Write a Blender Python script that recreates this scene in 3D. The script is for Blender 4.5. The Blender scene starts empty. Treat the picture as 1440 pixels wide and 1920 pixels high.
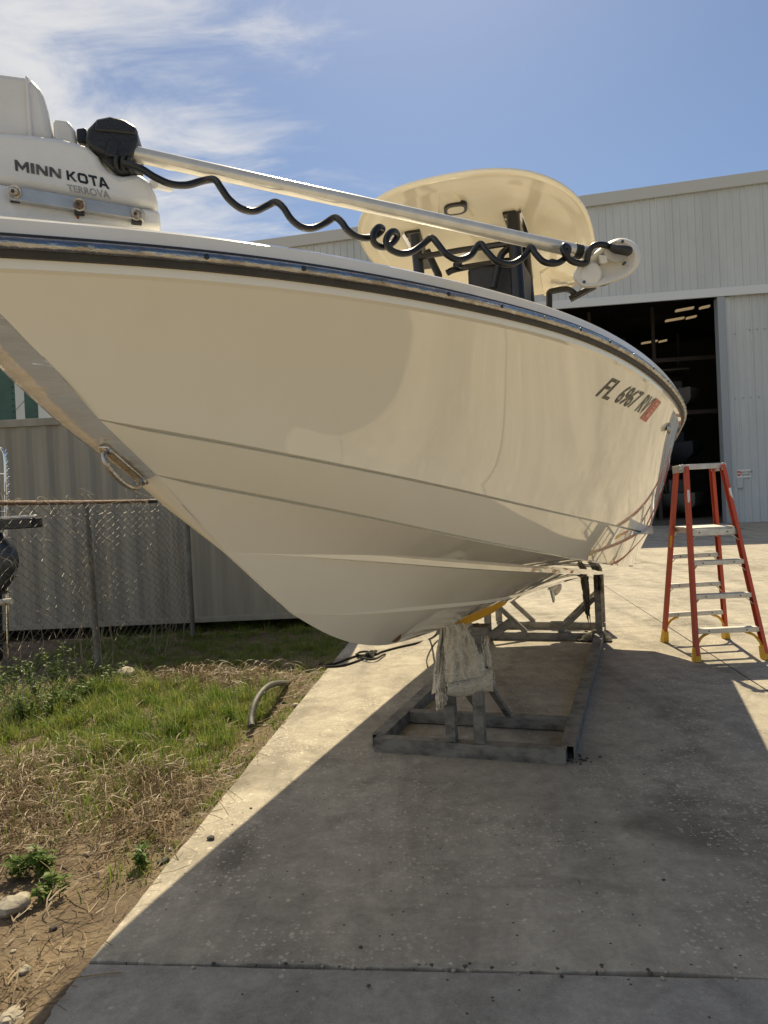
import bpy, math, random
import numpy as np
from mathutils import Vector, Matrix, Euler, noise

# ------------------------------------------------------------------ camera
SC = bpy.context.scene
F, ROLL, HC, CAMH = 1400.0, 0.048, 940.0, 1.6
PITCH = math.atan((960 - HC) / F)
cr, sr, cp, sp = math.cos(ROLL), math.sin(ROLL), math.cos(PITCH), math.sin(PITCH)
cam_d = bpy.data.cameras.new('camera'); cam = bpy.data.objects.new('camera', cam_d)
SC.collection.objects.link(cam); SC.camera = cam
r0, f0, u0 = Vector((1, 0, 0)), Vector((0, cp, -sp)), Vector((0, sp, cp))
R_, U_ = r0 * cr - u0 * sr, r0 * sr + u0 * cr
M = Matrix((R_, U_, -f0)).transposed().to_4x4(); M.translation = Vector((0, 0, CAMH))
cam.matrix_world = M
cam_d.sensor_fit = 'VERTICAL'; cam_d.sensor_height = 32.0; cam_d.lens = F / 1920 * 32.0
cam_d.clip_start = 0.05; cam_d.clip_end = 1500

# ------------------------------------------------------------------ sky, sun, exposure
SUN_AZ, SUN_EL = math.radians(4), math.radians(50)
W = bpy.data.worlds.new('World'); SC.world = W; W.use_nodes = True
wt = W.node_tree; wt.nodes.clear()
def WN(t): return wt.nodes.new(t)
wo = WN('ShaderNodeOutputWorld'); bg = WN('ShaderNodeBackground'); sky = WN('ShaderNodeTexSky')
sky.sky_type = 'NISHITA'; sky.sun_disc = False; sky.sun_elevation = SUN_EL; sky.sun_rotation = SUN_AZ
sky.air_density = 1.0; sky.dust_density = 0.5; sky.ozone_density = 4.0; sky.altitude = 0
bg.inputs[1].default_value = 0.066
tc = WN('ShaderNodeTexCoord')
sep = WN('ShaderNodeSeparateXYZ'); wt.links.new(tc.outputs['Generated'], sep.inputs[0])
def WM(op, a, b=None, c=None):
    m = WN('ShaderNodeMath'); m.operation = op
    for i, v in enumerate((a, b, c)):
        if v is None: continue
        if isinstance(v, (int, float)): m.inputs[i].default_value = v
        else: wt.links.new(v, m.inputs[i])
    return m.outputs[0]
zz = WM('ADD', WM('MAXIMUM', sep.outputs[2], 0.0), 0.12)
cx, cy = WM('DIVIDE', sep.outputs[0], zz), WM('DIVIDE', sep.outputs[1], zz)
comb = WN('ShaderNodeCombineXYZ'); wt.links.new(cx, comb.inputs[0]); wt.links.new(cy, comb.inputs[1])
def WNoise(scale, detail, rough, dist, off, rot=0.0, sx=1.0, sy=1.0):
    mp = WN('ShaderNodeMapping'); mp.inputs['Location'].default_value = off
    mp.inputs['Rotation'].default_value = (0, 0, rot); mp.inputs['Scale'].default_value = (sx, sy, 1)
    wt.links.new(comb.outputs[0], mp.inputs[0])
    nz = WN('ShaderNodeTexNoise'); nz.inputs['Scale'].default_value = scale; nz.inputs['Detail'].default_value = detail
    nz.inputs['Roughness'].default_value = rough; nz.inputs['Distortion'].default_value = dist
    wt.links.new(mp.outputs[0], nz.inputs['Vector']); return nz.outputs[0]
fine = WNoise(2.6, 9, 0.62, 0.5, (1.3, 0.2, 0), 0.5, 1.0, 2.2)
big = WNoise(0.42, 3, 0.5, 0.3, (4.1, 7.7, 0))
# a bank of cirrus to the left of the view, thinning to the right
bank = WM('MULTIPLY_ADD', WM('ADD', cx, WM('MULTIPLY', cy, 0.10)), -0.60, 0.02)
cov = WM('ADD', WM('MULTIPLY', WM('SUBTRACT', big, 0.5), 0.7), WM('MINIMUM', WM('MAXIMUM', bank, -0.16), 0.28))
cl = WM('ADD', WM('SUBTRACT', fine, 0.52), cov)
ramp = WN('ShaderNodeMapRange'); ramp.interpolation_type = 'SMOOTHSTEP'
ramp.inputs[1].default_value = -0.02; ramp.inputs[2].default_value = 0.42; ramp.inputs[3].default_value = 0; ramp.inputs[4].default_value = 0.9
wt.links.new(cl, ramp.inputs[0])
cmix = WN('ShaderNodeMix'); cmix.data_type = 'RGBA'
wt.links.new(ramp.outputs[0], cmix.inputs[0]); wt.links.new(sky.outputs[0], cmix.inputs[6])
cmix.inputs[7].default_value = (9.0, 8.9, 8.8, 1)
wt.links.new(cmix.outputs[2], bg.inputs[0]); wt.links.new(bg.outputs[0], wo.inputs[0])

sd = Vector((math.sin(SUN_AZ) * math.cos(SUN_EL), math.cos(SUN_AZ) * math.cos(SUN_EL), math.sin(SUN_EL)))
sl = bpy.data.lights.new('sun', 'SUN'); sl.energy = 5.0; sl.angle = math.radians(0.53); sl.color = (1.0, 0.85, 0.57)
so = bpy.data.objects.new('sun', sl); SC.collection.objects.link(so); so.location = sd * 40
so.rotation_euler = (-sd).to_track_quat('-Z', 'Y').to_euler()
SC.view_settings.view_transform = 'Standard'; SC.view_settings.look = 'None'
SC.view_settings.gamma = 1; SC.view_settings.exposure = 0.43; SC.view_settings.use_curve_mapping = False
SC.render.engine = 'CYCLES'
SC.cycles.max_bounces = 8; SC.cycles.diffuse_bounces = 4; SC.cycles.caustics_reflective = False; SC.cycles.caustics_refractive = False

rnd = random.Random(7); rng = np.random.default_rng(5)

# ------------------------------------------------------------------ helpers
def ray(px, py):
    dx, dy = px - 720, py - 960
    u, v = dx * cr - dy * sr, dx * sr + dy * cr
    y = F * cp - v * sp; z = -v * cp - F * sp
    return Vector((u / y, 1, z / y))
def at(px, py, Y):                     # world point seen at a photo pixel, Y metres in front
    r = ray(px, py); return Vector((r.x * Y, Y, CAMH + r.z * Y))
def atz(px, py, z=0.0):                # world point seen at a photo pixel at height z
    r = ray(px, py); t = (z - CAMH) / r.z; return Vector((r.x * t, t, z))

class MB:
    def __init__(s): s.v = []; s.f = []
    def add(s, V, Fc):
        o = len(s.v); s.v += [tuple(p) for p in V]; s.f += [tuple(i + o for i in f) for f in Fc]; return s
    def grid(s, rows):                 # rows of points -> quads
        n = len(rows[0]); V = [p for r in rows for p in r]
        return s.add(V, [(i * n + j, i * n + j + 1, (i + 1) * n + j + 1, (i + 1) * n + j) for i in range(len(rows) - 1) for j in range(n - 1)])
    def loft(s, rings, capA=True, capB=True):
        n = len(rings[0]); V = [p for r in rings for p in r]
        Fc = [(i * n + j, i * n + (j + 1) % n, (i + 1) * n + (j + 1) % n, (i + 1) * n + j) for i in range(len(rings) - 1) for j in range(n)]
        if capA: Fc.append(tuple(range(n))[::-1])
        if capB: Fc.append(tuple((len(rings) - 1) * n + j for j in range(n)))
        return s.add(V, Fc)
    def bar(s, p0, p1, w, h, up=(0, 0, 1), w1=None, h1=None):
        p0, p1, up = Vector(p0), Vector(p1), Vector(up); d = (p1 - p0).normalized()
        x = d.cross(up)
        if x.length < 1e-4: x = d.cross(Vector((1, 0, 0)))
        x.normalize(); y = x.cross(d).normalized()
        w1 = w if w1 is None else w1; h1 = h if h1 is None else h1
        return s.loft([[p0 + x * (a * w / 2) + y * (b * h / 2) for a, b in ((-1, -1), (1, -1), (1, 1), (-1, 1))],
                       [p1 + x * (a * w1 / 2) + y * (b * h1 / 2) for a, b in ((-1, -1), (1, -1), (1, 1), (-1, 1))]])
    def box(s, c, sx, sy, sz, rz=0.0):
        c = Vector(c); R = Matrix.Rotation(rz, 3, 'Z')
        P = [c + R @ Vector((a * sx / 2, b * sy / 2, d * sz / 2)) for d in (-1, 1) for a, b in ((-1, -1), (1, -1), (1, 1), (-1, 1))]
        return s.add(P, [(3, 2, 1, 0), (4, 5, 6, 7), (0, 1, 5, 4), (1, 2, 6, 5), (2, 3, 7, 6), (3, 0, 4, 7)])
    def tube(s, pts, r, n=8, caps=True):
        pts = [Vector(p) for p in pts]; m = len(pts); rs = r if hasattr(r, '__len__') else [r] * m
        T = [(pts[min(i + 1, m - 1)] - pts[max(i - 1, 0)]).normalized() for i in range(m)]
        x = T[0].cross(Vector((0, 0, 1)))
        if x.length < 1e-3: x = T[0].cross(Vector((1, 0, 0)))
        x.normalize(); rings = []
        for i in range(m):
            x = (x - T[i] * x.dot(T[i]));
            if x.length < 1e-6: x = T[i].orthogonal()
            x.normalize(); y = T[i].cross(x)
            rings.append([pts[i] + (x * math.cos(k * 2 * math.pi / n) + y * math.sin(k * 2 * math.pi / n)) * rs[i] for k in range(n)])
        return s.loft(rings, caps, caps)
    def build(s, name, mat, parent=None, local=False, bev=0.0, smooth=40, seg=2, flip=False):
        me = bpy.data.meshes.new(name)
        V = s.v
        if parent is not None and not local:
            inv = parent.matrix_world.inverted() if parent.get('_w') is None else None
            V = [tuple(WINV[parent.name] @ Vector(p)) for p in V]
        me.from_pydata(V, [], s.f)
        if isinstance(mat, (list, tuple)):
            for m_ in mat: me.materials.append(m_)
        else: me.materials.append(mat)
        me.validate(); me.update()
        o = bpy.data.objects.new(name, me); SC.collection.objects.link(o)
        if parent is not None:
            o.parent = parent; WINV[o.name] = WINV[parent.name]
        else: WINV[o.name] = Matrix.Identity(4)
        fix_normals(me)
        if smooth:
            me.polygons.foreach_set('use_smooth', [True] * len(me.polygons))
            me.set_sharp_from_angle(angle=math.radians(smooth))
        if bev:
            b = o.modifiers.new('bevel', 'BEVEL'); b.width = bev; b.segments = seg; b.limit_method = 'ANGLE'; b.angle_limit = math.radians(30)
        return o
WINV = {}
import bmesh
def fix_normals(me):
    if len(me.polygons) > 60000: return
    bm = bmesh.new(); bm.from_mesh(me); bmesh.ops.recalc_face_normals(bm, faces=bm.faces[:]); bm.to_mesh(me); bm.free()

def tag(o, label, cat, group=None):
    o['label'] = label; o['category'] = cat
    if group: o['group'] = group
    return o
def struct(o): o['kind'] = 'structure'; return o
def stuff(o): o['kind'] = 'stuff'; return o
def thing(name, label, cat, loc=(0, 0, 0), rz=0.0, group=None):
    o = bpy.data.objects.new(name, None); SC.collection.objects.link(o); o.empty_display_size = 0.2
    o.location = loc; o.rotation_euler = (0, 0, rz)
    WINV[o.name] = (Matrix.Translation(Vector(loc)) @ Matrix.Rotation(rz, 4, 'Z')).inverted()
    return tag(o, label, cat, group)
def catmull(P, k=6):
    P = [Vector(p) for p in P]; out = []
    for i in range(len(P) - 1):
        a, b, c, d = P[max(i - 1, 0)], P[i], P[i + 1], P[min(i + 2, len(P) - 1)]
        for j in range(k):
            t = j / k
            out.append(0.5 * ((2 * b) + (c - a) * t + (2 * a - 5 * b + 4 * c - d) * t * t + (3 * b - a - 3 * c + d) * t ** 3))
    out.append(P[-1]); return out
def pchip(xs, ys, x):
    xs, ys, x = np.array(xs, float), np.array(ys, float), np.asarray(x, float)
    h = np.diff(xs); dl = np.diff(ys) / h; m = np.zeros_like(xs); m[0], m[-1] = dl[0], dl[-1]
    for i in range(1, len(xs) - 1):
        if dl[i - 1] * dl[i] > 0:
            w1, w2 = 2 * h[i] + h[i - 1], h[i] + 2 * h[i - 1]; m[i] = (w1 + w2) / (w1 / dl[i - 1] + w2 / dl[i])
    k = np.clip(np.searchsorted(xs, x, side='right') - 1, 0, len(xs) - 2)
    t = (x - xs[k]) / h[k]; t2, t3 = t * t, t ** 3
    return (2 * t3 - 3 * t2 + 1) * ys[k] + (t3 - 2 * t2 + t) * h[k] * m[k] + (-2 * t3 + 3 * t2) * ys[k + 1] + (t3 - t2) * h[k] * m[k + 1]
def text_pts(s, bold=0.0, shear=0.0, space=1.0):      # flat lettering mesh (verts, faces), font height about 1
    cu = bpy.data.curves.new('t', 'FONT'); cu.body = s; cu.offset = bold; cu.shear = shear; cu.space_character = space; cu.resolution_u = 3
    o = bpy.data.objects.new('t', cu); SC.collection.objects.link(o)
    me = bpy.data.meshes.new_from_object(o.evaluated_get(bpy.context.evaluated_depsgraph_get()))
    V = np.array([v.co[:2] for v in me.vertices]); Fc = [tuple(p.vertices) for p in me.polygons]
    bpy.data.objects.remove(o); bpy.data.curves.remove(cu); bpy.data.meshes.remove(me)
    V = V - V.min(0); return V, Fc

# ------------------------------------------------------------------ materials
def new_mat(name):
    m = bpy.data.materials.new(name); m.use_nodes = True; nt = m.node_tree
    return m, nt, nt.nodes['Principled BSDF']
def nd(nt, t, **kw):
    x = nt.nodes.new(t)
    for k, v in kw.items():
        if k.startswith('_'): setattr(x, k[1:], v)
        else: x.inputs[k.replace('_', ' ')].default_value = v
    return x
def L(nt, a, b): nt.links.new(a, b)
def pm(name, c1, c2=None, scale=4.0, rough=0.5, metal=0.0, bump=0.0, bscale=60.0, spec=0.5, coat=0.0, stretch=(1, 1, 1), lo=0.35, hi=0.65, detail=6, rvar=0.0, bdist=0.01):
    m, nt, b = new_mat(name)
    b.inputs['Base Color'].default_value = (*c1, 1); b.inputs['Roughness'].default_value = rough; b.inputs['Metallic'].default_value = metal
    b.inputs['Specular IOR Level'].default_value = spec; b.inputs['Coat Weight'].default_value = coat; b.inputs['Coat Roughness'].default_value = 0.04
    tcn = nd(nt, 'ShaderNodeTexCoord'); mp = nd(nt, 'ShaderNodeMapping'); mp.inputs['Scale'].default_value = stretch
    L(nt, tcn.outputs['Object'], mp.inputs[0])
    if c2 is not None:
        nz = nd(nt, 'ShaderNodeTexNoise', Scale=scale, Detail=detail, Roughness=0.6); L(nt, mp.outputs[0], nz.inputs['Vector'])
        mr = nd(nt, 'ShaderNodeMapRange'); mr.inputs[1].default_value = lo; mr.inputs[2].default_value = hi; L(nt, nz.outputs[0], mr.inputs[0])
        mx = nd(nt, 'ShaderNodeMix', _data_type='RGBA'); mx.inputs[6].default_value = (*c1, 1); mx.inputs[7].default_value = (*c2, 1)
        L(nt, mr.outputs[0], mx.inputs[0]); L(nt, mx.outputs[2], b.inputs['Base Color'])
        if rvar:
            rr = nd(nt, 'ShaderNodeMapRange'); rr.inputs[3].default_value = rough - rvar; rr.inputs[4].default_value = rough + rvar
            L(nt, mr.outputs[0], rr.inputs[0]); L(nt, rr.outputs[0], b.inputs['Roughness'])
    if bump:
        n2 = nd(nt, 'ShaderNodeTexNoise', Scale=bscale, Detail=4); L(nt, mp.outputs[0], n2.inputs['Vector'])
        bp = nd(nt, 'ShaderNodeBump', Strength=bump, Distance=bdist); L(nt, n2.outputs[0], bp.inputs['Height']); L(nt, bp.outputs[0], b.inputs['Normal'])
    return m

def concrete_mat(name, base, dark, speck=1.0):
    m, nt, b = new_mat(name)
    tcn = nd(nt, 'ShaderNodeTexCoord'); O = tcn.outputs['Object']
    def noise_(s, d=5, r=0.6, vec=O, dist=0.0):
        x = nd(nt, 'ShaderNodeTexNoise', Scale=s, Detail=d, Roughness=r, Distortion=dist); L(nt, vec, x.inputs['Vector']); return x.outputs[0]
    def mr(v, a, c, lo=0.0, hi=1.0):
        x = nd(nt, 'ShaderNodeMapRange'); x.inputs[1].default_value = a; x.inputs[2].default_value = c; x.inputs[3].default_value = lo; x.inputs[4].default_value = hi
        L(nt, v, x.inputs[0]); return x.outputs[0]
    def mix(f, a, c, mode='MIX'):
        x = nd(nt, 'ShaderNodeMix', _data_type='RGBA'); x.blend_type = mode
        for i, v in ((0, f), (6, a), (7, c)):
            if isinstance(v, tuple): x.inputs[i].default_value = (*v, 1)
            elif isinstance(v, float): x.inputs[i].default_value = v
            else: L(nt, v, x.inputs[i])
        return x.outputs[2]
    col = mix(mr(noise_(0.7, 7, 0.65), 0.38, 0.66), base, tuple(c * 0.80 for c in base))
    # broad stains, drag marks and blotches
    mp = nd(nt, 'ShaderNodeMapping'); mp.inputs['Rotation'].default_value = (0, 0, 0.30); mp.inputs['Scale'].default_value = (2.2, 0.45, 1); L(nt, O, mp.inputs[0])
    col = mix(mr(noise_(1.1, 6, 0.6, mp.outputs[0], 0.6), 0.46, 0.70, 0, 0.75), col, dark)
    col = mix(mr(noise_(0.9, 6, 0.62, O, 0.8), 0.53, 0.68, 0, 0.75), col, (dark[0] * 0.74, dark[1] * 0.71, dark[2] * 0.66))
    col = mix(mr(noise_(1.7, 5, 0.6, O, 0.5), 0.60, 0.72, 0, 0.45), col, tuple(c * 1.12 for c in base))
    # exposed aggregate in worn patches
    vo = nd(nt, 'ShaderNodeTexVoronoi', Scale=50.0, Randomness=1.0, _voronoi_dimensions='2D'); L(nt, O, vo.inputs['Vector'])
    wn = nd(nt, 'ShaderNodeTexNoise', Scale=70.0, Detail=2); L(nt, O, wn.inputs['Vector'])
    wv = nd(nt, 'ShaderNodeVectorMath', _operation='MULTIPLY_ADD'); wv.inputs[1].default_value = (0.014, 0.014, 0); L(nt, wn.outputs['Color'], wv.inputs[0]); L(nt, O, wv.inputs[2])
    L(nt, wv.outputs[0], vo.inputs['Vector'])
    sepc = nd(nt, 'ShaderNodeSeparateColor'); L(nt, vo.outputs['Color'], sepc.inputs[0])
    patch = mr(noise_(0.8, 5, 0.65, O, 0.4), 0.45, 0.60)
    def MM(op, a, c):
        x = nd(nt, 'ShaderNodeMath', _operation=op)
        for i, v in enumerate((a, c)):
            if isinstance(v, float): x.inputs[i].default_value = v
            else: L(nt, v, x.inputs[i])
        return x.outputs[0]
    thr = MM('ADD', MM('MULTIPLY', patch, 0.75 * speck), 0.015)
    isst = MM('LESS_THAN', sepc.outputs[0], thr)
    rad = MM('MULTIPLY', MM('ADD', MM('POWER', sepc.outputs[1], 2.2), 0.22), 0.48)
    inst = MM('LESS_THAN', vo.outputs['Distance'], rad)
    stf = MM('MULTIPLY', MM('MULTIPLY', isst, inst), MM('ADD', MM('MULTIPLY', sepc.outputs[2], 0.6), 0.25))
    col = mix(stf, col, tuple(min(1, c * 1.36) for c in base))
    # pits and dark specks
    v2 = nd(nt, 'ShaderNodeTexVoronoi', Scale=22.0, _voronoi_dimensions='2D'); L(nt, O, v2.inputs['Vector'])
    s2 = nd(nt, 'ShaderNodeSeparateColor'); L(nt, v2.outputs['Color'], s2.inputs[0])
    pit = MM('MULTIPLY', MM('LESS_THAN', s2.outputs[0], 0.035), MM('LESS_THAN', v2.outputs['Distance'], 0.11))
    col = mix(MM('MULTIPLY', pit, 0.8), col, (0.03, 0.028, 0.025))
    # hairline cracks
    ck1 = nd(nt, 'ShaderNodeTexNoise', Scale=2.2, Detail=6, Roughness=0.7); L(nt, O, ck1.inputs['Vector'])
    ckv = nd(nt, 'ShaderNodeVectorMath', _operation='MULTIPLY_ADD'); ckv.inputs[1].default_value = (0.5, 0.5, 0); L(nt, ck1.outputs['Color'], ckv.inputs[0]); L(nt, O, ckv.inputs[2])
    cv = nd(nt, 'ShaderNodeTexVoronoi', Scale=0.42, _voronoi_dimensions='2D', _feature='DISTANCE_TO_EDGE'); L(nt, ckv.outputs[0], cv.inputs['Vector'])
    crack = MM('MULTIPLY', MM('LESS_THAN', cv.outputs['Distance'], 0.0011), mr(noise_(0.6, 3, 0.5), 0.46, 0.56))
    col = mix(MM('MULTIPLY', crack, 0.65), col, (0.05, 0.043, 0.035))
    mot = MM('MULTIPLY', mr(noise_(5.5, 9, 0.72, O, 0.4), 0.32, 0.68, 0.74, 1.16), mr(noise_(38, 6, 0.75), 0.3, 0.7, 0.86, 1.12))
    grit = MM('MULTIPLY', mr(noise_(230, 3, 0.7), 0.3, 0.7, 0.80, 1.16), mot)
    gc = nd(nt, 'ShaderNodeCombineColor'); [L(nt, grit, gc.inputs[i]) for i in range(3)]
    col = mix(1.0, col, gc.outputs[0], 'MULTIPLY')
    L(nt, col, b.inputs['Base Color']); b.inputs['Roughness'].default_value = 0.88; b.inputs['Specular IOR Level'].default_value = 0.3
    h = MM('ADD', MM('MULTIPLY', noise_(120, 5, 0.7), 0.5), MM('MULTIPLY', stf, 0.5)); h = MM('SUBTRACT', h, MM('MULTIPLY', pit, 1.2))
    bp = nd(nt, 'ShaderNodeBump', Strength=0.45, Distance=0.004); L(nt, h, bp.inputs['Height']); L(nt, bp.outputs[0], b.inputs['Normal'])
    return m

MAT = {}
MAT['concrete'] = concrete_mat('concrete', (0.44, 0.398, 0.325), (0.215, 0.198, 0.168))
MAT['concrete2'] = concrete_mat('concrete_new', (0.36, 0.338, 0.30), (0.25, 0.235, 0.21), 0.06)
MAT['dirtjoint'] = pm('joint_dirt', (0.08, 0.065, 0.045), (0.14, 0.11, 0.08), 30, 0.95)
MAT['yard'] = pm('yard', (0.40, 0.35, 0.26), (0.33, 0.29, 0.22), 0.6, 0.9)

def gel_mat():
    m, nt, b = new_mat('gelcoat')
    tcn = nd(nt, 'ShaderNodeTexCoord'); O = tcn.outputs['Object']
    b.inputs['Roughness'].default_value = 0.06; b.inputs['Specular IOR Level'].default_value = 0.5; b.inputs['IOR'].default_value = 1.5; b.inputs['Coat Weight'].default_value = 0.8; b.inputs['Coat Roughness'].default_value = 0.015
    mp = nd(nt, 'ShaderNodeMapping'); mp.inputs['Scale'].default_value = (9, 9, 0.7); L(nt, O, mp.inputs[0])
    n1 = nd(nt, 'ShaderNodeTexNoise', Scale=1.2, Detail=5, Roughness=0.6); L(nt, mp.outputs[0], n1.inputs['Vector'])
    r1 = nd(nt, 'ShaderNodeMapRange'); r1.inputs[1].default_value = 0.5; r1.inputs[2].default_value = 0.8; r1.inputs[4].default_value = 0.22; L(nt, n1.outputs[0], r1.inputs[0])
    mx = nd(nt, 'ShaderNodeMix', _data_type='RGBA'); mx.inputs[6].default_value = (0.89, 0.835, 0.705, 1); mx.inputs[7].default_value = (0.81, 0.73, 0.58, 1)
    L(nt, r1.outputs[0], mx.inputs[0]); L(nt, mx.outputs[2], b.inputs['Base Color'])
    n2 = nd(nt, 'ShaderNodeTexNoise', Scale=2.6, Detail=2, Roughness=0.4); L(nt, O, n2.inputs['Vector'])
    bp = nd(nt, 'ShaderNodeBump', Strength=0.015, Distance=0.005); L(nt, n2.outputs[0], bp.inputs['Height']); L(nt, bp.outputs[0], b.inputs['Normal'])
    n3 = nd(nt, 'ShaderNodeTexNoise', Scale=6, Detail=6); L(nt, O, n3.inputs['Vector'])
    r3 = nd(nt, 'ShaderNodeMapRange'); r3.inputs[3].default_value = 0.015; r3.inputs[4].default_value = 0.06; L(nt, n3.outputs[0], r3.inputs[0]); L(nt, r3.outputs[0], b.inputs['Roughness'])
    return m
MAT['gel'] = gel_mat()
MAT['cap'] = pm('gelcoat_white', (0.84, 0.82, 0.77), (0.78, 0.75, 0.69), 3, 0.16, coat=0.3)
MAT['steel'] = pm('stainless', (0.50, 0.48, 0.45), (0.30, 0.255, 0.205), 26, 0.27, 1.0, bump=0.25, bscale=40, rvar=0.09, stretch=(1, 1, 3))
MAT['stemsteel'] = pm('stem_stainless', (0.80, 0.78, 0.73), (0.70, 0.68, 0.63), 9, 0.07, 0.5, bump=0.6, bscale=7, rvar=0.06, stretch=(0.6, 0.6, 4), bdist=0.02)
MAT['rubber'] = pm('black_rubber', (0.022, 0.021, 0.02), (0.035, 0.033, 0.03), 20, 0.55, bump=0.15, bscale=90)
MAT['blackplastic'] = pm('black_plastic', (0.018, 0.018, 0.019), (0.03, 0.03, 0.03), 12, 0.42, bump=0.2, bscale=150)
MAT['cordblack'] = pm('cord_black', (0.012, 0.012, 0.012), None, rough=0.33)
MAT['whiteplastic'] = pm('white_plastic', (0.78, 0.775, 0.75), (0.70, 0.69, 0.66), 6, 0.36, bump=0.1, bscale=120)
MAT['headwhite'] = pm('head_white', (0.76, 0.73, 0.66), (0.70, 0.66, 0.57), 8, 0.3)
MAT['shaft'] = pm('shaft', (0.80, 0.76, 0.66), (0.68, 0.65, 0.58), 30, 0.2, 0.35, stretch=(1, 1, 1))
MAT['alu'] = pm('aluminium', (0.60, 0.59, 0.56), (0.48, 0.47, 0.44), 14, 0.42, 0.7, bump=0.1, bscale=80)
MAT['letter_grey'] = pm('letter_grey', (0.075, 0.07, 0.068), (0.20, 0.19, 0.18), 26, 0.5, lo=0.5, hi=0.75)
MAT['letter_light'] = pm('letter_light', (0.30, 0.29, 0.28), (0.5, 0.49, 0.46), 40, 0.5, lo=0.5, hi=0.75)
MAT['rust'] = pm('rust', (0.24, 0.09, 0.03), (0.35, 0.18, 0.08), 60, 0.9)
MAT['reg_black'] = pm('reg_black', (0.02, 0.02, 0.018), None, rough=0.3)
MAT['decal_red'] = pm('decal_red', (0.48, 0.10, 0.07), (0.58, 0.17, 0.12), 60, 0.4)
MAT['decal_pale'] = pm('decal_pale', (0.62, 0.32, 0.26), None, rough=0.4)
MAT['topgel'] = pm('hardtop_gelcoat', (0.90, 0.83, 0.66), (0.87, 0.79, 0.61), 3, 0.10, bump=0.05, bscale=4, bdist=0.01)
MAT['framebl'] = pm('frame_black', (0.012, 0.012, 0.013), None, rough=0.3)
MAT['chrome'] = pm('chrome', (0.75, 0.75, 0.76), None, rough=0.12, metal=1.0)
MAT['darkcloth'] = pm('dark_enclosure', (0.012, 0.012, 0.013), (0.022, 0.022, 0.023), 9, 0.5)
MAT['galv'] = pm('galvanised', (0.23, 0.215, 0.185), (0.075, 0.072, 0.064), 9, 0.65, 0.0, bump=0.2, bscale=60, lo=0.42, hi=0.68, detail=10, stretch=(1, 1, 2))
MAT['yellow'] = pm('yellow_paint', (0.74, 0.40, 0.025), (0.26, 0.18, 0.09), 8, 0.65, bump=0.4, bscale=50, lo=0.52, hi=0.62)
MAT['towel'] = pm('towel', (0.86, 0.80, 0.66), (0.74, 0.67, 0.54), 30, 0.95, bump=1.0, bscale=170, spec=0.1)
MAT['rag'] = pm('old_carpet', (0.20, 0.18, 0.15), (0.11, 0.10, 0.085), 14, 0.95, bump=1.0, bscale=120, spec=0.1)
MAT['frp'] = pm('orange_fiberglass', (0.55, 0.085, 0.035), (0.46, 0.075, 0.04), 10, 0.5, bump=0.15, bscale=90)
MAT['lyellow'] = pm('yellow_plastic', (0.72, 0.42, 0.02), (0.62, 0.36, 0.03), 12, 0.5)
MAT['wall'] = pm('painted_metal_wall', (0.54, 0.57, 0.575), (0.45, 0.48, 0.485), 0.6, 0.5, stretch=(1, 1, 0.25))
MAT['trim'] = pm('wall_trim', (0.47, 0.48, 0.46), None, rough=0.5)
MAT['trimwhite'] = pm('header_trim', (0.62, 0.65, 0.66), None, rough=0.45)
MAT['jamb'] = pm('jamb', (0.30, 0.33, 0.36), None, rough=0.5)
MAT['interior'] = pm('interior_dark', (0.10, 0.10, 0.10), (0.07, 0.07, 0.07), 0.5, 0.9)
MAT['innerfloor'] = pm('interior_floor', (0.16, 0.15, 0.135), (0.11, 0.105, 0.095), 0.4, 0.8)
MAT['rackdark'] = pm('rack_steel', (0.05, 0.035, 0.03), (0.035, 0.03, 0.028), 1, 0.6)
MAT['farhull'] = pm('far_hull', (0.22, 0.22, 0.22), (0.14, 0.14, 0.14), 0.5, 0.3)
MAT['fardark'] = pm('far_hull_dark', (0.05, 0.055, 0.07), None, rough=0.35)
MAT['container'] = pm('container_paint', (0.30, 0.285, 0.235), (0.24, 0.225, 0.185), 1.6, 0.6, bump=0.1, bscale=30, stretch=(3, 3, 0.35))
MAT['pipe_rust'] = pm('rusty_pipe', (0.26, 0.17, 0.115), (0.14, 0.085, 0.055), 14, 0.75, 0.2, bump=0.3, bscale=80)
MAT['post'] = pm('fence_post', (0.22, 0.22, 0.20), (0.13, 0.125, 0.115), 6, 0.6, 0.4)
MAT['wire'] = pm('fence_wire', (0.20, 0.195, 0.18), (0.10, 0.085, 0.07), 4, 0.5, 0.5)
MAT['vine'] = pm('dead_vine', (0.42, 0.37, 0.28), (0.20, 0.16, 0.11), 6, 0.8)
MAT['rackgreen'] = pm('rack_green', (0.02, 0.07, 0.055), (0.035, 0.10, 0.08), 3, 0.5)
MAT['enginegrey'] = pm('engine_grey', (0.10, 0.11, 0.125), (0.06, 0.065, 0.075), 5, 0.25, 0.3)
MAT['engineblack'] = pm('engine_black', (0.012, 0.012, 0.013), None, rough=0.4)
MAT['pvc'] = pm('old_pvc', (0.55, 0.52, 0.45), (0.35, 0.32, 0.26), 18, 0.6)
MAT['hose'] = pm('hose_grey', (0.05, 0.05, 0.046), (0.10, 0.095, 0.08), 14, 0.62, bump=0.3, bscale=60)
MAT['rope'] = pm('rope_black', (0.013, 0.012, 0.012), (0.03, 0.027, 0.024), 60, 0.85, bump=0.8, bscale=300)
MAT['stone'] = pm('stone', (0.42, 0.38, 0.30), (0.26, 0.23, 0.18), 14, 0.9, bump=0.6, bscale=40)
MAT['darkstone'] = pm('dark_stone', (0.09, 0.085, 0.075), (0.05, 0.045, 0.04), 20, 0.9, bump=0.6, bscale=60)
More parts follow.
